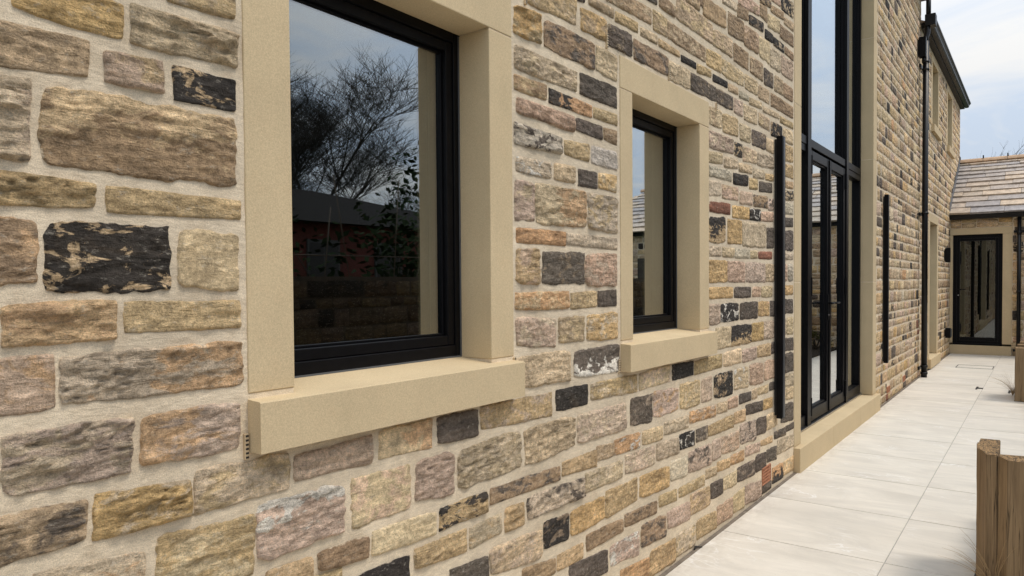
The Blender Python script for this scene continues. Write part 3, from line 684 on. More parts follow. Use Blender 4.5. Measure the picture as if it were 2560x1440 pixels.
# ------------------------------------------------------------------ full-height door screen
XA, XB = 6.225, 9.350; ZT = .205; ZTOP = 5.6
YF = .130
scr = MB()
scr.bbox(XA-.02, XA+.052, YF, YF+.09, ZT+.02, ZTOP, .003); scr.bbox(XB-.052, XB+.02, YF, YF+.09, ZT+.02, ZTOP, .003)
MX = [(6.875, 7.055), (8.475, 8.635)]
for a, b in MX: scr.bbox(a+.03, b-.03, YF-.018, YF+.09, ZT+.021, ZTOP, .003)
scr.bbox(XA+.053, XB-.053, YF-.006, YF+.085, 2.80, 2.875, .003)
scr.bbox(XA+.053, XB-.053, YF+.002, YF+.085, 5.50, ZTOP-.002, .003)
for a, b in ((XA+.053, MX[0][0]+.029), (MX[1][1]-.029, XB-.053)):
    scr.bbox(a, b, YF, YF+.085, ZT+.021, ZT+.12, .003)
    scr.bbox(a, b, YF+.001, YF+.084, 2.735, 2.798, .003)
screen = scr.build('glazed_screen', M_BLACK, house)
MB().bbox(XA+.0, XB, YF-.022, YF+.1, ZT+.002, ZT+.0195, .002).build('door_track', M_STEEL, screen)
glz = YF+.045
for a, b, c, d in ((XA+.05, MX[0][0]+.032, ZT+.115, 2.74), (MX[1][1]-.032, XB-.05, ZT+.115, 2.74),
                   (XA+.05, MX[0][0]+.032, 2.87, 5.51), (MX[0][1]-.032, MX[1][0]+.032, 2.87, 5.51), (MX[1][1]-.032, XB-.05, 2.87, 5.51)):
    MB().box(a, b, glz, glz+.006, c, d).build('pane', M_GLASS, screen)
for a, b in ((XA+.052, MX[0][0]+.03), (MX[0][1]-.03, MX[1][0]+.03), (MX[1][1]-.03, XB-.052)):
    ring(MB(), a, b, 2.876, 5.499, .018, YF+.02, YF+.044, .002).build('glazing_bead', M_BLACK, screen)
# ashlar jambs in blocks, threshold
for a, b in ((6.027, 6.225), (9.350, 9.556)):
    zs = [.205, 1.545, 2.985, 4.4, 5.6]
    for k in range(4):
        MB().bbox(a, b, -.005, .30, zs[k]+.003, zs[k+1]-.002, .003).build('jamb', M_ASH, screen)
    MB().box(a+.002, b-.002, -.003, .25, .21, 5.59).build('bedding_mortar', M_MORTAR, screen)
MB().bbox(6.027, 9.556, -.005, .30, 5.603, 5.75, .003).build('lintel', M_ASH, screen)
for a, b in ((6.020, 7.17), (7.174, 8.38), (8.384, 9.562)):
    bm = MB(); bm.bbox(a, b, -.055, .30, .0, ZT, .004); bm.build('threshold', M_ASH, screen)
# door leaves
XM = 7.775
def leaf(x0, x1, hinge_left):
    z0, z1 = ZT+.035, 2.775
    lf = ring(MB(), x0, x1, z0, z1, .085, YF-.004, YF+.07, .004, wb=.115).build('door', M_BLACK, house)
    ring(MB(), x0+.086, x1-.086, z0+.116, z1-.086, .014, YF+.012, YF+.04, .002).build('glazing_bead', M_BLACK, lf)
    MB().box(x0+.08, x1-.08, YF+.03, YF+.036, z0+.11, z1-.08).build('pane', M_GLASS, lf)
    hx = x0+.012 if hinge_left else x1-.012
    for hz in (.30, 1.42, 2.55):
        MB().tube([(hx, YF-.012, hz), (hx, YF-.012, hz+.17)], .013, 8).build('hinge', M_BLACK, lf)
    ax = x1-.045 if hinge_left else x0+.045
    hd = MB(); hd.bbox(ax-.02, ax+.02, YF-.012, YF-.0045, 1.17, 1.42, .003)
    hd.build('handle_plate', M_BLACK, lf)
    h2 = MB(); s = -1 if hinge_left else 1
    h2.tube([(ax, YF-.012, 1.335), (ax, YF-.06, 1.335), (ax+s*.02, YF-.066, 1.335), (ax+s*.13, YF-.066, 1.335)], .010, 8)
    h2.build('lever_handle', M_BLACK, lf, True)
    MB().tube([(ax, YF-.016, 1.215), (ax, YF-.0125, 1.215)], .011, 10).build('lock_cylinder', M_STEEL, lf)
leaf(MX[0][1]-.028, XM-.002, True); leaf(XM+.002, MX[1][0]+.028, False)
MB().bbox(XM-.022, XM+.022, YF-.016, YF-.0045, ZT+.04, 2.77, .003).build('meeting_stile', M_BLACK, screen)

# ------------------------------------------------------------------ small fittings on the main wall
def air_brick(x0, x1, z0, z1, mat, parent, nx=7, nz=5):
    o = ring(MB(), x0, x1, z0, z1, .008, -.008, .02, .001).build('air_brick', mat, parent)
    g = MB()
    for i in range(1, nx): x = x0+.008+(x1-x0-.016)*i/nx; g.box(x-.003, x+.003, -.006, .01, z0+.008, z1-.008)
    for i in range(1, nz): z = z0+.008+(z1-z0-.016)*i/nz; g.box(x0+.008, x1-.008, -.0055, .0095, z-.003, z+.003)
    g.build('grille', mat, o)
    MB().box(x0+.008, x1-.008, -.0005, .004, z0+.008, z1-.008).build('dark_duct', M_SOFF, o)
a, b = wallxz(1904, 1190), wallxz(1925, 1176)
air_brick(a[0], b[0], .085, .21, M_TERRA, house)
for q in vents: air_brick(*q, M_TERRA, house)
def weep(px, py0, py1):
    x, z1 = wallxz(px, py0); _, z0 = wallxz(px, py1)
    o = MB().bbox(x-.006, x+.006, -.010, .01, z0, z1, .001).build('weep_vent', M_VENT, house)
    s = MB(); n = 6
    for i in range(n):
        z = z0+(z1-z0)*(i+.5)/n; s.box(x-.0042, x+.0042, -.0106, -.0095, z-(z1-z0)/n*.24, z+(z1-z0)/n*.24)
    s.build('slot', M_SOFF, o)
M_VENT = simple('buff_plastic', s2l((206, 184, 150)), .6)
for q in ((612, 1084, 1148), (1545, 898, 934), (1515, 84, 121), (1671, 168, 200), (1311, -6, 12), (1789, 258, 286), (1283, 893, 903)): weep(*q)

# ------------------------------------------------------------------ lower wing beyond the downpipe
wing = empty('stone_wing', (16, 0, 0), 'lower far wing of coursed stone with two upper windows under a black gutter', 'house')
WX1 = 20.10; WZ = 5.62
wA = dict(x0=14.70, x1=15.85, o0=14.84, o1=15.71, zs0=4.20, zs1=4.33, zh=5.46, zl=5.60)
wB = dict(x0=17.22, x1=18.37, o0=17.36, o1=18.23, zs0=4.20, zs1=4.33, zh=5.46, zl=5.60)
dW = (14.40, 15.86, -.2, 2.755)
wholes = [(q['x0'], q['x1'], q['zs0'], q['zl']) for q in (wA, wB)]+[dW]
ww = wall_sheet(MB(), XE+.003, WX1, -.25, WZ, wholes, 0.0, .30).build('wall', M_MORTAR, wing, fix=False)
ws = courses(XE+.01, WX1, 0.0, WZ-.01, 41, holes=wholes, hmin=.075, hmax=.165, lmin=.09, lmax=.34)
ws = [w_ for w_ in ws if not (w_[0][0] > 18.02 and w_[0][3] < 2.9)]
ws.sort(key=lambda w_: -(w_[0][1]-w_[0][0])*(w_[0][3]-w_[0][2])/((w_[0][0]+w_[0][1])/2)**3)
wr = []
for i, (bx, c) in enumerate(ws):
    sp = stone_part(rquad(bx, r0), c, r0.randrange(1, 99999), MAINDIR, (6, 5))
    if i < 300: link('stone', finish_stone_mesh('stone', [sp]), None, ww)
    else: wr.append(sp)
o = link('small_stones', finish_stone_mesh('small_stones', wr), None, ww); o['kind'] = 'stuff'
window(wing, **wA); window(wing, **wB)
dj = MB().bbox(14.40, 15.86, -.005, .3, 2.605, 2.755, .003).build('doorway', M_ASH, wing)
for a, b in ((14.40, 14.60), (15.66, 15.86)): MB().bbox(a, b, -.005, .3, .195, 2.602, .003).build('jamb', M_ASH, dj)
MB().bbox(14.39, 15.87, -.055, .3, .025, .19, .004).build('threshold', M_ASH, dj)
MB().box(14.41, 15.85, -.035, .3, -.05, .024).build('shadow_gap', M_SOFF, dj)
ring(MB(), 14.585, 15.675, .20, 2.61, .08, .14, .21).build('door_frame', M_BLACK, dj)
MB().box(14.66, 15.60, .17, .176, .27, 2.54).build('pane', M_GLASS, dj)
MB().box(XE, WX1-.3, 5.6, 5.9, -.2, WZ).build('rear_wall', M_MORTAR, wing)
MB().box(WX1-.3, WX1-.002, .302, 5.598, -.2, WZ).build('end_wall', M_MORTAR, wing)
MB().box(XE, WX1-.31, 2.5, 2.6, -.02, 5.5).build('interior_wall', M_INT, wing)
MB().prism([(-.10, WZ+.09), (2.9, 7.1), (6.0, WZ+.09)], XE+.01, WX1+.15).build('roof', M_SLATE, wing)
# eaves: soffit board, ogee gutter
MB().box(XE+.02, WX1+.10, -.085, .28, WZ+.002, WZ+.085).build('soffit', M_SOFF, wing)
gp = [(-.088, WZ+.03), (-.150, WZ+.03), (-.168, WZ+.048), (-.172, WZ+.075), (-.186, WZ+.098), (-.205, WZ+.112), (-.205, WZ+.138), (-.196, WZ+.138), (-.190, WZ+.12), (-.16, WZ+.05), (-.095, WZ+.04), (-.095, WZ+.135), (-.088, WZ+.135)]
MB().prism(gp, XE-.12, WX1+.16).build('gutter', M_PIPE, wing)
# main block eaves
MZ = 6.06
gp2 = [(p[0], p[1]-WZ+MZ) for p in gp]
MB().prism(gp2, -3.1, XE+.10).build('gutter', M_PIPE, house)
MB().box(-3.0, XE+.05, -.085, .28, MZ+.002, MZ+.058).build('soffit', M_SOFF, house)
# downpipe
PX, PY = 13.22, -.085
dp = MB(); dp.tube([(PX, PY, .01), (PX, PY, WZ-.26)], .043, 14)
pipe = dp.build('downpipe', M_PIPE, wing, True)
up = MB(); up.tube([(PX+.02, PY-.02, WZ+.02), (PX+.02, PY-.02, WZ-.12), (PX, PY, WZ-.20), (PX, PY, WZ-.3)], .040, 12); up.build('swan_neck', M_PIPE, pipe, True)
MB().tube([(PX+.03, PY-.03, WZ+.12), (PX+.03, PY-.03, MZ+.06)], .036, 12).build('upper_pipe', M_PIPE, pipe, True)
for z in (.06, .17, 2.62, 4.9, 5.02): MB().tube([(PX, PY, z), (PX, PY, z+.035)], .052, 14).build('collar', M_PIPE, pipe, True)
for z in (.13, 2.60, 4.95): MB().bbox(PX-.1, PX+.1, -.03, -.002, z, z+.05, .004).build('bracket', M_PIPE, pipe)
MB().bbox(XE-.16, XE+.02, -.22, -.07, WZ-.02, WZ+.16, .008).build('gutter_end', M_PIPE, pipe)

# ------------------------------------------------------------------ annex across the end of the path
annex = empty('annex', (18, -3, 0), 'single-storey annex with stone slate roof and black glazed door at path end', 'building')
AX, AY0, AY1 = 18.0, -.003, -9.6
ADIR = lambda u, o_, z: (AX-o_, -u, z)            # front faces -x, u runs to the right
def annex_box(mb, u0, u1, d0, d1, z0, z1, b=.003): return mb.bbox(AX+d0, AX+d1, -u1, -u0, z0, z1, b)
ad = (0.052, .935)                                # door opening in u
aw = MB()
for u0, u1, z0, z1 in ((.003, 9.6, 2.665, 2.86), (1.100, 9.6, -.2, 2.665)):
    aw.box(AX, AX+.3, -u1, -u0, z0, z1)
awall = aw.build('wall', M_MORTAR, annex)
ast = []
for i, (bx, c) in enumerate(courses(1.106, 9.6, 0.0, 2.85, 61, hmin=.10, hmax=.2, lmin=.15, lmax=.55)+courses(.01, 1.10, 2.672, 2.85, 62, hmin=.15, hmax=.165, lmin=.2, lmax=.45)):
    sp = stone_part(rquad(bx, r0), c, r0.randrange(1, 99999), ADIR, (6, 5))
    sp = (sp[0], sp[1][:, ::-1]) + sp[2:] if False else sp
    if (bx[1] < 2.6 or bx[2] > 2.6) and len(ast) >= 0: link('stone', finish_stone_mesh('stone', [sp]), None, awall)
    else: ast.append(sp)
o = link('small_stones', finish_stone_mesh('small_stones', ast), None, awall); o['kind'] = 'stuff'
dr = MB(); annex_box(dr, .055, .125, .055, .12, .232, 2.525); annex_box(dr, .865, .935, .055, .12, .232, 2.525)
annex_box(dr, .1255, .8645, .055, .12, 2.455, 2.525); annex_box(dr, .1255, .8645, .055, .12, .232, .29)
door = dr.build('door', M_BLACK, annex)
st = MB()
annex_box(st, .126, .182, .05, .11, .291, 2.454); annex_box(st, .808, .8635, .05, .11, .291, 2.454)
annex_box(st, .1825, .8075, .05, .11, 2.395, 2.454); annex_box(st, .1825, .8075, .05, .11, .291, .36)
st.build('door_leaf', M_BLACK, door)
MB().box(AX+.085, AX+.091, -.812, -.178, .355, 2.40).build('pane', M_GLASS, door)
hh = MB(); hh.tube([(AX+.05, -.16, 1.37), (AX-.005, -.16, 1.37), (AX-.008, -.19, 1.37), (AX-.008, -.28, 1.37)], .010, 8); hh.build('lever_handle', M_BLACK, door, True)
MB().tube([(AX+.046, -.155, 1.25), (AX+.05, -.155, 1.25)], .012, 10).build('lock_cylinder', M_STEEL, door)
sj = annex_box(MB(), .003, 1.098, -.005, .3, 2.53, 2.662).build('door_surround', M_ASH, annex)
annex_box(MB(), .003, .054, -.005, .3, .235, 2.527).build('jamb', M_ASH, sj)
annex_box(MB(), .936, 1.098, -.005, .3, .235, 1.38).build('jamb', M_ASH, sj)
annex_box(MB(), .936, 1.098, -.005, .3, 1.383, 2.527).build('jamb', M_ASH, sj)
annex_box(MB(), .003, 1.095, -.05, .3, .0, .195).build('threshold', M_ASH, sj)
annex_box(MB(), .06, .93, .02, .3, .1955, .2315).build('door_sill', M_BLACK, sj)
MB().box(AX+.3, AX+4.2, -9.6, -9.3, -.2, 2.86).build('end_wall', M_MORTAR, annex)
MB().box(AX+4.0, AX+4.3, -9.3, .3, -.2, 2.86).build('rear_wall', M_MORTAR, annex)
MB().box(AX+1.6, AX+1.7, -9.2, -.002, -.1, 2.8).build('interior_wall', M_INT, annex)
# roof: deck, stone slates in diminishing courses, ridge
EX, EZ, RX, RZ = AX-.14, 2.93, AX+2.15, 4.30
HIP = 2.1
deck = MB().add([(EX, -.003, EZ), (EX, -9.75, EZ), (RX, -9.75+HIP, RZ), (RX, -.003, RZ), (RX+2.29, -.003, EZ), (RX+2.29, -9.75, EZ)],
                [(0, 1, 2, 3), (3, 2, 5, 4), (1, 5, 2), (0, 3, 4), (0, 4, 5, 1)]).build('roof', M_SOFF, annex)
sv = Vector((RX-EX, 0, RZ-EZ)); SL = sv.length; sv.normalize(); nv = Vector((-sv.z, 0, sv.x))
rr = random.Random(5); d_ = -.06; k = 0
exps = np.linspace(.27, .15, 12); exps = exps*(SL+.02)/exps.sum()
nsl = 0
for ex in exps:
    u = -rr.uniform(0, .4)
    lim = 9.7-HIP*max(0, d_)/SL
    while u < lim:
        wd = rr.uniform(.34, .72); a, b = max(u, .006), min(u+wd, lim)
        u += wd+.006
        if b-a < .08: continue
        th = rr.uniform(.030, .046); lift = rr.uniform(.0, .006); L = ex+.10
        base = Vector((EX, 0, EZ))
        vs = []
        for (dd, hh_) in ((d_+rr.uniform(-.008, .008), .046+lift), (d_+L, .006+lift)):
            for yy in (-a, -b):
                jit = rr.uniform(-.006, .006)
                for t in (0, th):
                    p = base+sv*(dd+jit)+nv*(hh_+t); vs.append((p.x, yy, p.z))
        m_ = MB().add(vs, [(0, 1, 3, 2), (4, 6, 7, 5), (0, 4, 5, 1), (2, 3, 7, 6), (1, 5, 7, 3), (0, 2, 6, 4)])
        m_.build('slate', M_SLATE, deck); nsl += 1
    d_ += ex
yy = -.01
while yy > -7.5:
    L = rr.uniform(.44, .5)
    pr = [(RX+math.sin(t)*.17, RZ-.005+math.cos(t)*.13) for t in np.linspace(-1.25, 1.25, 7)]
    pr += [(RX+math.sin(t)*.13, RZ-.02+math.cos(t)*.09) for t in np.linspace(1.25, -1.25, 7)]
    MB().prism(pr, yy-L+.008, yy, 'y').build('ridge_tile', M_RIDGE, deck)
    MB().tube([(RX-.10, yy-.002, RZ+.10), (RX-.10, yy-.002, RZ+.17)], .014, 6).build('ridge_clip', M_PIPE, deck)
    yy -= L
# annex gutter and downpipe
ag = [(AX-.03, 2.85), (AX-.12, 2.85), (AX-.135, 2.87), (AX-.14, 2.90), (AX-.165, 2.93), (AX-.165, 2.955), (AX-.155, 2.955), (AX-.12, 2.875), (AX-.04, 2.865), (AX-.04, 2.94), (AX-.03, 2.94)]
MB().prism(ag, -9.7, -.004, 'y').build('gutter', M_PIPE, annex)
MB().box(AX-.028, AX+.29, -9.6, -.004, 2.862, 2.93).build('fascia', M_SOFF, annex)
ap = MB().tube([(AX-.075, -1.215, .08), (AX-.075, -1.215, 2.86)], .036, 12).build('downpipe', M_PIPE, annex, True)
for z in (.10, 2.50, 1.3): MB().tube([(AX-.075, -1.215, z), (AX-.075, -1.215, z+.05)], .045, 12).build('collar', M_PIPE, ap, True)
for z in (.10, 2.53): MB().bbox(AX-.035, AX-.004, -1.31, -1.12, z, z+.05, .003).build('bracket', M_PIPE, ap)
fl = MB()
for i in range(12):
    t0, t1 = i/12, (i+1)/12
    x0_, x1_ = EX+(RX-EX)*t0, EX+(RX-EX)*t1; z0_ = EZ+(RZ-EZ)*t0
    fl.box(x0_, x1_+.04, -.016, -.002-.0006*(i % 2), z0_+.03, z0_+.30)
fl.build('lead_flashing', M_LEAD, annex)

# ------------------------------------------------------------------ ground, patio
gr = MB().add([(-900, -900, -.30), (900, -900, -.30), (900, 900, -.30), (-900, 900, -.30)], [(0, 1, 2, 3)]).build('ground', simple('field_grass', (.05, .07, .03), .95, var=.3, scale=.5))
gr['kind'] = 'structure'
ZP = .008
pat = MB().box(-8.0, 18.0, -1.845, .0-.003, -.25, ZP-.004).build('patio', M_GROUT); pat['kind'] = 'structure'
T, G = .9005, .0045
r1 = random.Random(9)
tx0 = 4.292-T*14
tm = {}
def tile(x0, x1, y0, y1):
    key = (round(x1-x0, 3), round(y1-y0, 3))
    if key not in tm:
        w, d = key
        me = MB().bbox(0, w, 0, d, -.02, 0, .0015).mesh('tile'); me.materials.append(M_TILE); tm[key] = me
    o = bpy.data.objects.new('tile', tm[key]); COL.objects.link(o); o.parent = pat
    o.location = (x0, y0, ZP+r1.uniform(-.0006, .0006))
for i in range(31):
    x = tx0+i*(T+G-.0005)
    for (ya, yb) in ((-.9285, -.030), (-.9285-G-T, -.9285-G)):
        xa, xb = x, x+T-.0005
        if xb > 17.995: xb = 17.995
        if xb-xa > .1: tile(xa+G/2, xb-G/2, ya, yb)
bed = MB().box(-8, 18.0, -2.6, -1.85, -.25, .03).build('planting_bed', simple('dark_soil', (.035, .026, .018), .95, var=.4, scale=14, bmp=.8, bscale=25)); bed['kind'] = 'structure'
gv = MB().box(-8, 17.99, -.0285, -.0032, ZP-.003, ZP-.0005).build('joint_strip', simple('dark_joint', s2l((120, 110, 98)), .95, var=.35, scale=14, bmp=.8, bscale=40), pat)

ic = MB()
icx0, icx1, icy0, icy1 = 15.05, 15.58, -.92, -.36
for a in ((icx0, icx1, icy0, icy0+.012), (icx0, icx1, icy1-.012, icy1), (icx0, icx0+.014, icy0+.0125, icy1-.0125), (icx1-.014, icx1, icy0+.0125, icy1-.0125)):
    ic.box(a[0], a[1], a[2], a[3], ZP-.003, ZP+.0025)
ic_e = ic.build('inspection_cover', M_PIPE); props(ic_e, 'recessed inspection cover with thin dark rim in paving before the end door', 'cover')
def corner_mark(x, y, label):
    o = MB(); o.box(x-.16, x+.16, y-.012, y+.012, ZP-.003, ZP+.003); o.box(x-.06, x+.06, y-.075, y-.0125, ZP-.003, ZP+.0028)
    props(o.build('lifting_point', M_PIPE), label, 'cover fitting')
corner_mark(12.28, -.86, 'dark metal lifting point in paving on the house side of the long joint')
corner_mark(12.10, -1.25, 'dark metal lifting point in paving next to the far timber planter')

# ------------------------------------------------------------------ wall lights, socket, small fittings
def wall_bar(x0, z0, z1, label, w=.075, dep=.045):
    e = empty('wall_light', (x0+w/2, 0, z0), label, 'wall light', 'tall linear wall lights')
    MB().bbox(x0, x0+w, -.018-dep, -.018, z0, z1, .003).build('housing', M_BLACK, e)
    MB().box(x0+.012, x0+w-.012, -.018, -.001, z0+.02, z1-.02).build('back_plate', M_SOFF, e)
    MB().bbox(x0+.018, x0+w-.018, -.018-dep-.003, -.018-dep+.0005, z0+.01, z1-.01, .001).build('diffuser', M_DIFF, e)
M_DIFF = simple('smoked_diffuser', (.05, .052, .055), .4)
wall_bar(5.49, .53, 2.63, 'tall slim black wall light left of the full-height glazed doors')
wall_bar(9.99, .53, 2.63, 'tall slim black wall light between the full-height doors and the downpipe')
def box_light(x, z0, z1, w, dep, name, label, cat):
    e = empty(name, (x, 0, z0), label, cat)
    MB().bbox(x-w/2, x+w/2, -.02-dep, -.02, z0, z1, .006).build('housing', M_BLACK, e)
    MB().bbox(x-w/3, x+w/3, -.021, -.001, z0+.03, z1-.03, .003).build('bracket', M_PIPE, e)
    return e
box_light(16.9, 1.93, 2.22, .09, .09, 'wall_lamp', 'small black up-and-down wall lamp beside the end door', 'wall lamp')
fx = box_light(12.98, 5.05, 5.36, .11, .10, 'security_light', 'black sensor light high on the wall under the eaves by downpipe', 'security light')
MB().tube([(12.98, -.08, 5.05), (12.98, -.08, 4.98)], .022, 8).build('sensor', M_BLACK, fx, True)
sx = box_light(17.05, .40, .60, .16, .09, 'socket_box', 'grey weatherproof socket box low on wall near the end door', 'socket')
MB().bbox(16.975, 17.125, -.125, -.1105, .42, .58, .004).build('flap', simple('grey_plastic', (.05, .055, .06), .5), sx)

# ------------------------------------------------------------------ timber planters
def planter(sleepers, loc, label):
    e = empty('timber_planter', loc, label, 'planter', 'timber sleeper planters')
    for poly, z1 in sleepers:
        bm = bmesh.new(); n = len(poly)
        zs = np.linspace(.012, z1, 6)
        rows = [[bm.verts.new((p[0], p[1], z)) for p in poly] for z in zs]
        for a, b in zip(rows[:-1], rows[1:]):
            for k in range(n): bm.faces.new((a[k], a[(k+1) % n], b[(k+1) % n], b[k]))
        bm.faces.new(rows[-1]); bm.faces.new(rows[0][::-1])
        bmesh.ops.recalc_face_normals(bm, faces=bm.faces[:])
        eg = [q for q in bm.edges if len(q.link_faces) == 2 and q.calc_face_angle() > .3]
        bmesh.ops.bevel(bm, geom=eg, offset=.003, segments=2, affect='EDGES')
        for v in bm.verts:
            v.co.x += (rng.random()-.5)*.003; v.co.y += (rng.random()-.5)*.003
            if v.co.z > z1-.02: v.co.z += (rng.random()-.5)*.005
        MB().bm(bm).build('sleeper', M_WOOD, e, fix=True)
    pts = [p for q, _ in sleepers for p in q]; xs = [p[0] for p in pts]; ys = [p[1] for p in pts]
    MB().box(max(xs)+.01, max(xs)+.9, min(ys)-.4, max(ys)-.2, .02, .58).build('soil', bed.data.materials[0], e)
    MB().box(min(xs)+.03, max(xs), min(ys)+.02, max(ys)+.006, .0085, .0118).build('membrane', M_SOFF, e)
    return e
def ground_pt(px, py, z=0.0):
    v = ray(px, py); t = (z-H)/v[2]; return v[0]*t, -D+v[1]*t
bx4 = lambda x0, x1, y0, y1: [(x0, y0), (x1, y0), (x1, y1), (x0, y1)]
planter([([(4.449, -1.347), (4.315, -1.355), (4.267, -1.379), (4.180, -1.402), (4.172, -1.447), (4.464, -1.446)], .702),
         ([(4.240, -1.4495), (4.172, -1.4505), (4.094, -1.489), (4.088, -1.60), (4.255, -1.60)], .699),
         ([(4.245, -1.604), (4.088, -1.604), (4.01, -1.65), (4.02, -1.80), (4.235, -1.80)], .694),
         (bx4(4.46, 4.66, -1.44, -1.35), .690)], (4.3, -1.45, 0), 'near weathered timber sleeper planter standing on pale paving')
planter([(bx4(11.18, 11.40, -1.60, -1.333), .69), (bx4(11.42, 11.63, -1.60, -1.35), .715), (bx4(11.65, 11.86, -1.60, -1.372), .735), (bx4(11.16, 11.38, -1.87, -1.603), .70)], (11.4, -1.5, 0), 'far timber sleeper planter at right edge near the end door')

M_DRY = simple('dry_grass', s2l((176, 150, 112)), .8, var=.2, scale=30)
def grass(loc, n, hgt, spread, seed, label):
    r_ = random.Random(seed); mb = MB()
    for i in range(n):
        a = r_.uniform(0, 6.28); l = hgt*r_.uniform(.6, 1.1); sp_ = spread*r_.uniform(.3, 1.1)
        p = [(loc[0]+math.cos(a)*sp_*t**1.6+r_.uniform(-.003, .003), loc[1]+math.sin(a)*sp_*t**1.6, loc[2]+l*(t-.45*t*t*sp_/max(spread, .01))) for t in np.linspace(0, 1, 6)]
        mb.tube(p, [.0016, .0015, .0013, .0011, .0008, .0003], 4)
    o = mb.build('grass_tuft', M_DRY, None, True); props(o, label, 'grass')
grass((4.13, -1.44, .01), 26, .42, .22, 3, 'dry wispy grass arching beside the near timber planter')
grass((11.7, -1.30, .01), 46, .40, .34, 4, 'dry wispy grass leaning over paving at the far timber planter')

# leaf litter on the paving
lf = MB(); q = ground_pt(1742, 1372, ZP)
lf.tube([(q[0]-.035, q[1], ZP+.007), (q[0]-.005, q[1]+.006, ZP+.012), (q[0]+.022, q[1]-.004, ZP+.008)], [.004, .008, .003], 5)
lf.tube([(q[0]+.01, q[1], ZP+.008), (q[0]+.03, q[1]-.02, ZP+.006)], .004, 5)
props(lf.build('dead_leaf', simple('dark_leaf', (.02, .018, .016), .7)), 'small dark curled leaf on paving close to the wall', 'leaf')

# ------------------------------------------------------------------ opposite side of the path (seen mirrored in the glass)
gwall = empty('garden_wall', (2, -2.7, 0), 'dark dry-stone garden wall mirrored low in the window glass', 'garden wall')
GY = -2.62
GDIR = lambda u, o_, z: (-u, GY+o_, z)
gw = MB(); gw.box(-8, 10, GY-.4, GY, -.3, 1.62); gw.box(10.003, 18-.2, GY-.4, GY, -.3, 1.93)
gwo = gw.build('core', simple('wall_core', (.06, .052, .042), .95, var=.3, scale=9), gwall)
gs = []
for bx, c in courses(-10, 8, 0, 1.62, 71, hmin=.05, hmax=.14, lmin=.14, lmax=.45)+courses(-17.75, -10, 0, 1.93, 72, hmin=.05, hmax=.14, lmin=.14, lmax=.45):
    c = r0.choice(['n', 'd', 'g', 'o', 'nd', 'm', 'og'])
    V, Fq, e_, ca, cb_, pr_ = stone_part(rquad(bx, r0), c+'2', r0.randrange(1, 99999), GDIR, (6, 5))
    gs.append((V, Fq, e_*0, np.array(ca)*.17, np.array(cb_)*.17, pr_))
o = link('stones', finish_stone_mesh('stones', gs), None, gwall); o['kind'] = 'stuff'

M_BARK = simple('bare_bark', (.055, .047, .038), .9, var=.3, scale=20)
M_EVER = simple('evergreen_leaf', (.018, .030, .012), .95, 0, .08, .4, 4)
M_OLIVE = simple('spring_leaf', (.085, .085, .030), .9, 0, .1, .4, 4)
M_CANE = simple('bamboo_cane', s2l((70, 58, 40)), .6, var=.2, scale=12)
def bare_tree(loc, hgt, rad, seed, label, levels=5, kids=(5, 7), trunk=.18, first=.42, spread=.9, ratio=(.52, .74)):
    r_ = random.Random(seed); e = empty('bare_tree', loc, label, 'tree', 'bare winter trees')
    tr = MB(); cr = MB(); L = Vector(loc)
    def rec(p, d, l, r, lev):
        mb_ = tr if lev == 0 else cr
        n = 4 if lev < 2 else 3; pts = [p]; q = p; dd = d
        for i in range(n):
            dd = (dd+Vector((r_.uniform(-.16, .16), r_.uniform(-.16, .16), r_.uniform(-.02, .12)))).normalized(); q = q+dd*(l/n); pts.append(q)
        rr_ = [r*(1-.55*i/n) for i in range(n+1)]
        mb_.tube(pts, rr_, 6 if lev < 2 else 3, cap=False)
        if lev >= levels: return
        k = r_.randint(*kids)
        for j in range(k):
            t = r_.uniform(.28, 1.0) if lev else r_.uniform(.45, 1.0)
            i = min(int(t*n), n-1); base = pts[i].lerp(pts[i+1], t*n-i)
            ax = Vector((r_.uniform(-1, 1), r_.uniform(-1, 1), r_.uniform(-.2, .5))).normalized()
            nd = (dd*.75+ax*spread).normalized()
            if nd.z < -.1: nd.z *= -.5
            rec(base, nd, (l if lev else hgt*.40)*r_.uniform(*ratio), r*(.46 if lev < 3 else .62), lev+1)
    rec(L, Vector((0, 0, 1)), hgt*first, trunk, 0)
    tr.build('trunk', M_BARK, e, True, False); cr.build('crown', M_BARK, e, True, False)
bare_tree((17.6, -20.0, -.3), 13.2, 4, 11, 'tall round-crowned bare tree mirrored in the large near window', 5, (6, 8), .16, .36, 1.0, (.56, .72))
bare_tree((25.0, -21.0, -.3), 10.5, 4, 12, 'lower bare tree mirrored at the right edge of the near window', 5, (5, 6), .13, .30, 1.0)
bare_tree((14.6, -19.0, -.3), 10.0, 4, 13, 'lower bare tree mirrored at the left edge of the near window', 5, (5, 6), .13, .30, 1.0)
bare_tree((40.0, -1.55, -.3), 10.9, 3, 14, 'bare tree top showing above the slate roof ridge at right', 5, (4, 6), .13)
bare_tree((43.0, -3.3, -.3), 10.6, 3, 15, 'bare tree crown above the slate ridge at the right picture edge', 5, (4, 5), .13)

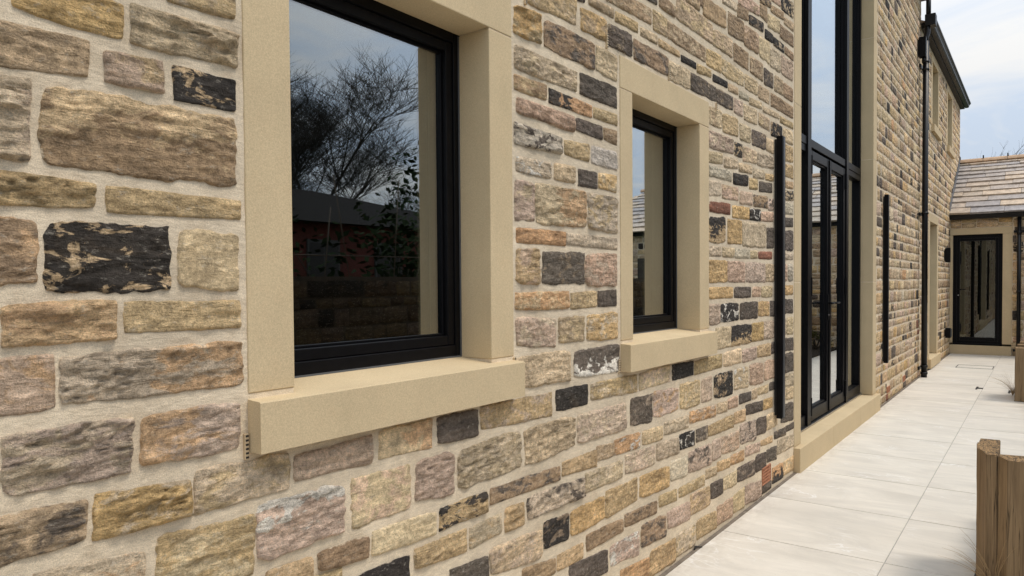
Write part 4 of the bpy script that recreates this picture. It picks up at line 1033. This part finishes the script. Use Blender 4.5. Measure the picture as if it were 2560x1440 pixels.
def leafy(name, loc, hgt, rx, ry, n, size, mat, seed, label, cat='shrub', group=None):
    r_ = random.Random(seed); e = empty(name, loc, label, cat, group); mb_ = MB(); st_ = MB()
    cl_ = [(r_.gauss(0, .45)*rx, r_.gauss(0, .45)*ry, hgt*r_.uniform(.3, 1.0)) for _ in range(max(10, n//45))]
    for c in cl_[:14]:
        st_.tube([loc, (loc[0]+c[0]*.4, loc[1]+c[1]*.4, loc[2]+c[2]*.55), (loc[0]+c[0], loc[1]+c[1], loc[2]+c[2])], [.018, .011, .004], 5)
    for i in range(n):
        c = r_.choice(cl_); s = size*r_.uniform(.6, 1.3)
        p = Vector((loc[0]+c[0]+r_.gauss(0, .12)*rx, loc[1]+c[1]+r_.gauss(0, .14)*ry, loc[2]+c[2]+r_.gauss(0, .06)*hgt))
        d = Vector((r_.gauss(0, 1), r_.gauss(0, 1), r_.gauss(-.2, .7))).normalized(); s2 = d.orthogonal().normalized()*s*.22
        mb_.add([p, p+d*s*.5+s2, p+d*s, p+d*s*.5-s2], [(0, 1, 2, 3)])
    st_.build('stems', M_BARK, e, True, False); mb_.build('foliage', mat, e, False, False)
leafy('evergreen_shrub', (7.3, -4.4, -.2), 3.3, .8, .5, 2600, .11, M_EVER, 31, 'dark narrow-leaved evergreen mirrored at the right of the near window')
leafy('evergreen_shrub', (5.3, -3.6, -.2), 2.4, 1.1, .35, 1500, .10, M_EVER, 32, 'low dark evergreen above the wall mirrored in the near window')
for i, (x, y, hh_) in enumerate(((33, -6.4, 5.6), (40, -7.0, 6.6), (48, -8.5, 7.4))):
    leafy('leafy_tree', (x, y, -.3), hh_, 2.2, 2.0, 3000, .22, M_OLIVE, 50+i, ['olive green tree mirrored in the left door leaf', 'taller olive green tree mirrored in the right door leaf', 'far olive green tree mirrored behind the other two'][i], 'tree', 'green trees mirrored in the doors')
for i in range(5):
    leafy('bed_plant', (9.0+i*2.05, -2.2, .03), .5, .4, .25, 420, .07, M_EVER if i % 2 else M_OLIVE, 80+i, 'low green plant in the bed, %s along from the near planter' % ['first', 'second', 'third', 'fourth', 'fifth'][i], 'plant', 'low plants in the bed')
cf = empty('cane_trellis', (5, -3.1, 1.6), 'bamboo cane trellis above the wall mirrored in the near window', 'trellis')
for i in range(9):
    x = 3.2+i*.43; a = rng.uniform(-.28, .28)
    MB().tube([(x, -3.12+.01*(i % 3), 1.2), (x+a, -3.12+.01*(i % 3), 2.35+rng.uniform(-.2, .3))], .005, 6).build('cane', M_CANE, cf, True)
for z in (1.80,): MB().tube([(2.8, -3.14, z), (7.4, -3.14, z+.05)], .005, 6).build('rail', M_CANE, cf, True)

cot = empty('brick_cottage', (13, -13, 0), 'low red brick cottage with dark roof mirrored in the near window', 'house')
M_BRICK = simple('red_brick', s2l((84, 42, 34)), .9, var=.25, scale=25)
MB().box(7.0, 21.0, -17, -12.5, -.3, 3.2).build('wall', M_BRICK, cot)
MB().add([(6.7, -12.2, 3.12), (22.3, -12.2, 3.12), (22.3, -17.3, 3.12), (6.7, -17.3, 3.12), (9.2, -14.75, 4.25), (13.2, -14.75, 4.25)],
         [(0, 1, 5, 4), (1, 2, 5), (2, 3, 4, 5), (3, 0, 4), (3, 2, 1, 0)]).build('roof', simple('dark_tiles', (.014, .013, .012), .95, 0, .1, .3, 10, .6, 6), cot)
for x in (9.0, 11.2, 13.4, 15.6):
    f_ = MB(); f_.box(x, x+1.0, -12.49, -12.44, 1.6, 2.7)
    f_ = f_.build('window', simple('white_paint', (.06, .06, .058), .7), cot)
    for j in range(2): MB().box(x+.06+j*.46, x+.48+j*.46, -12.435, -12.43, 1.68, 2.62).build('pane', M_SOFF, f_)
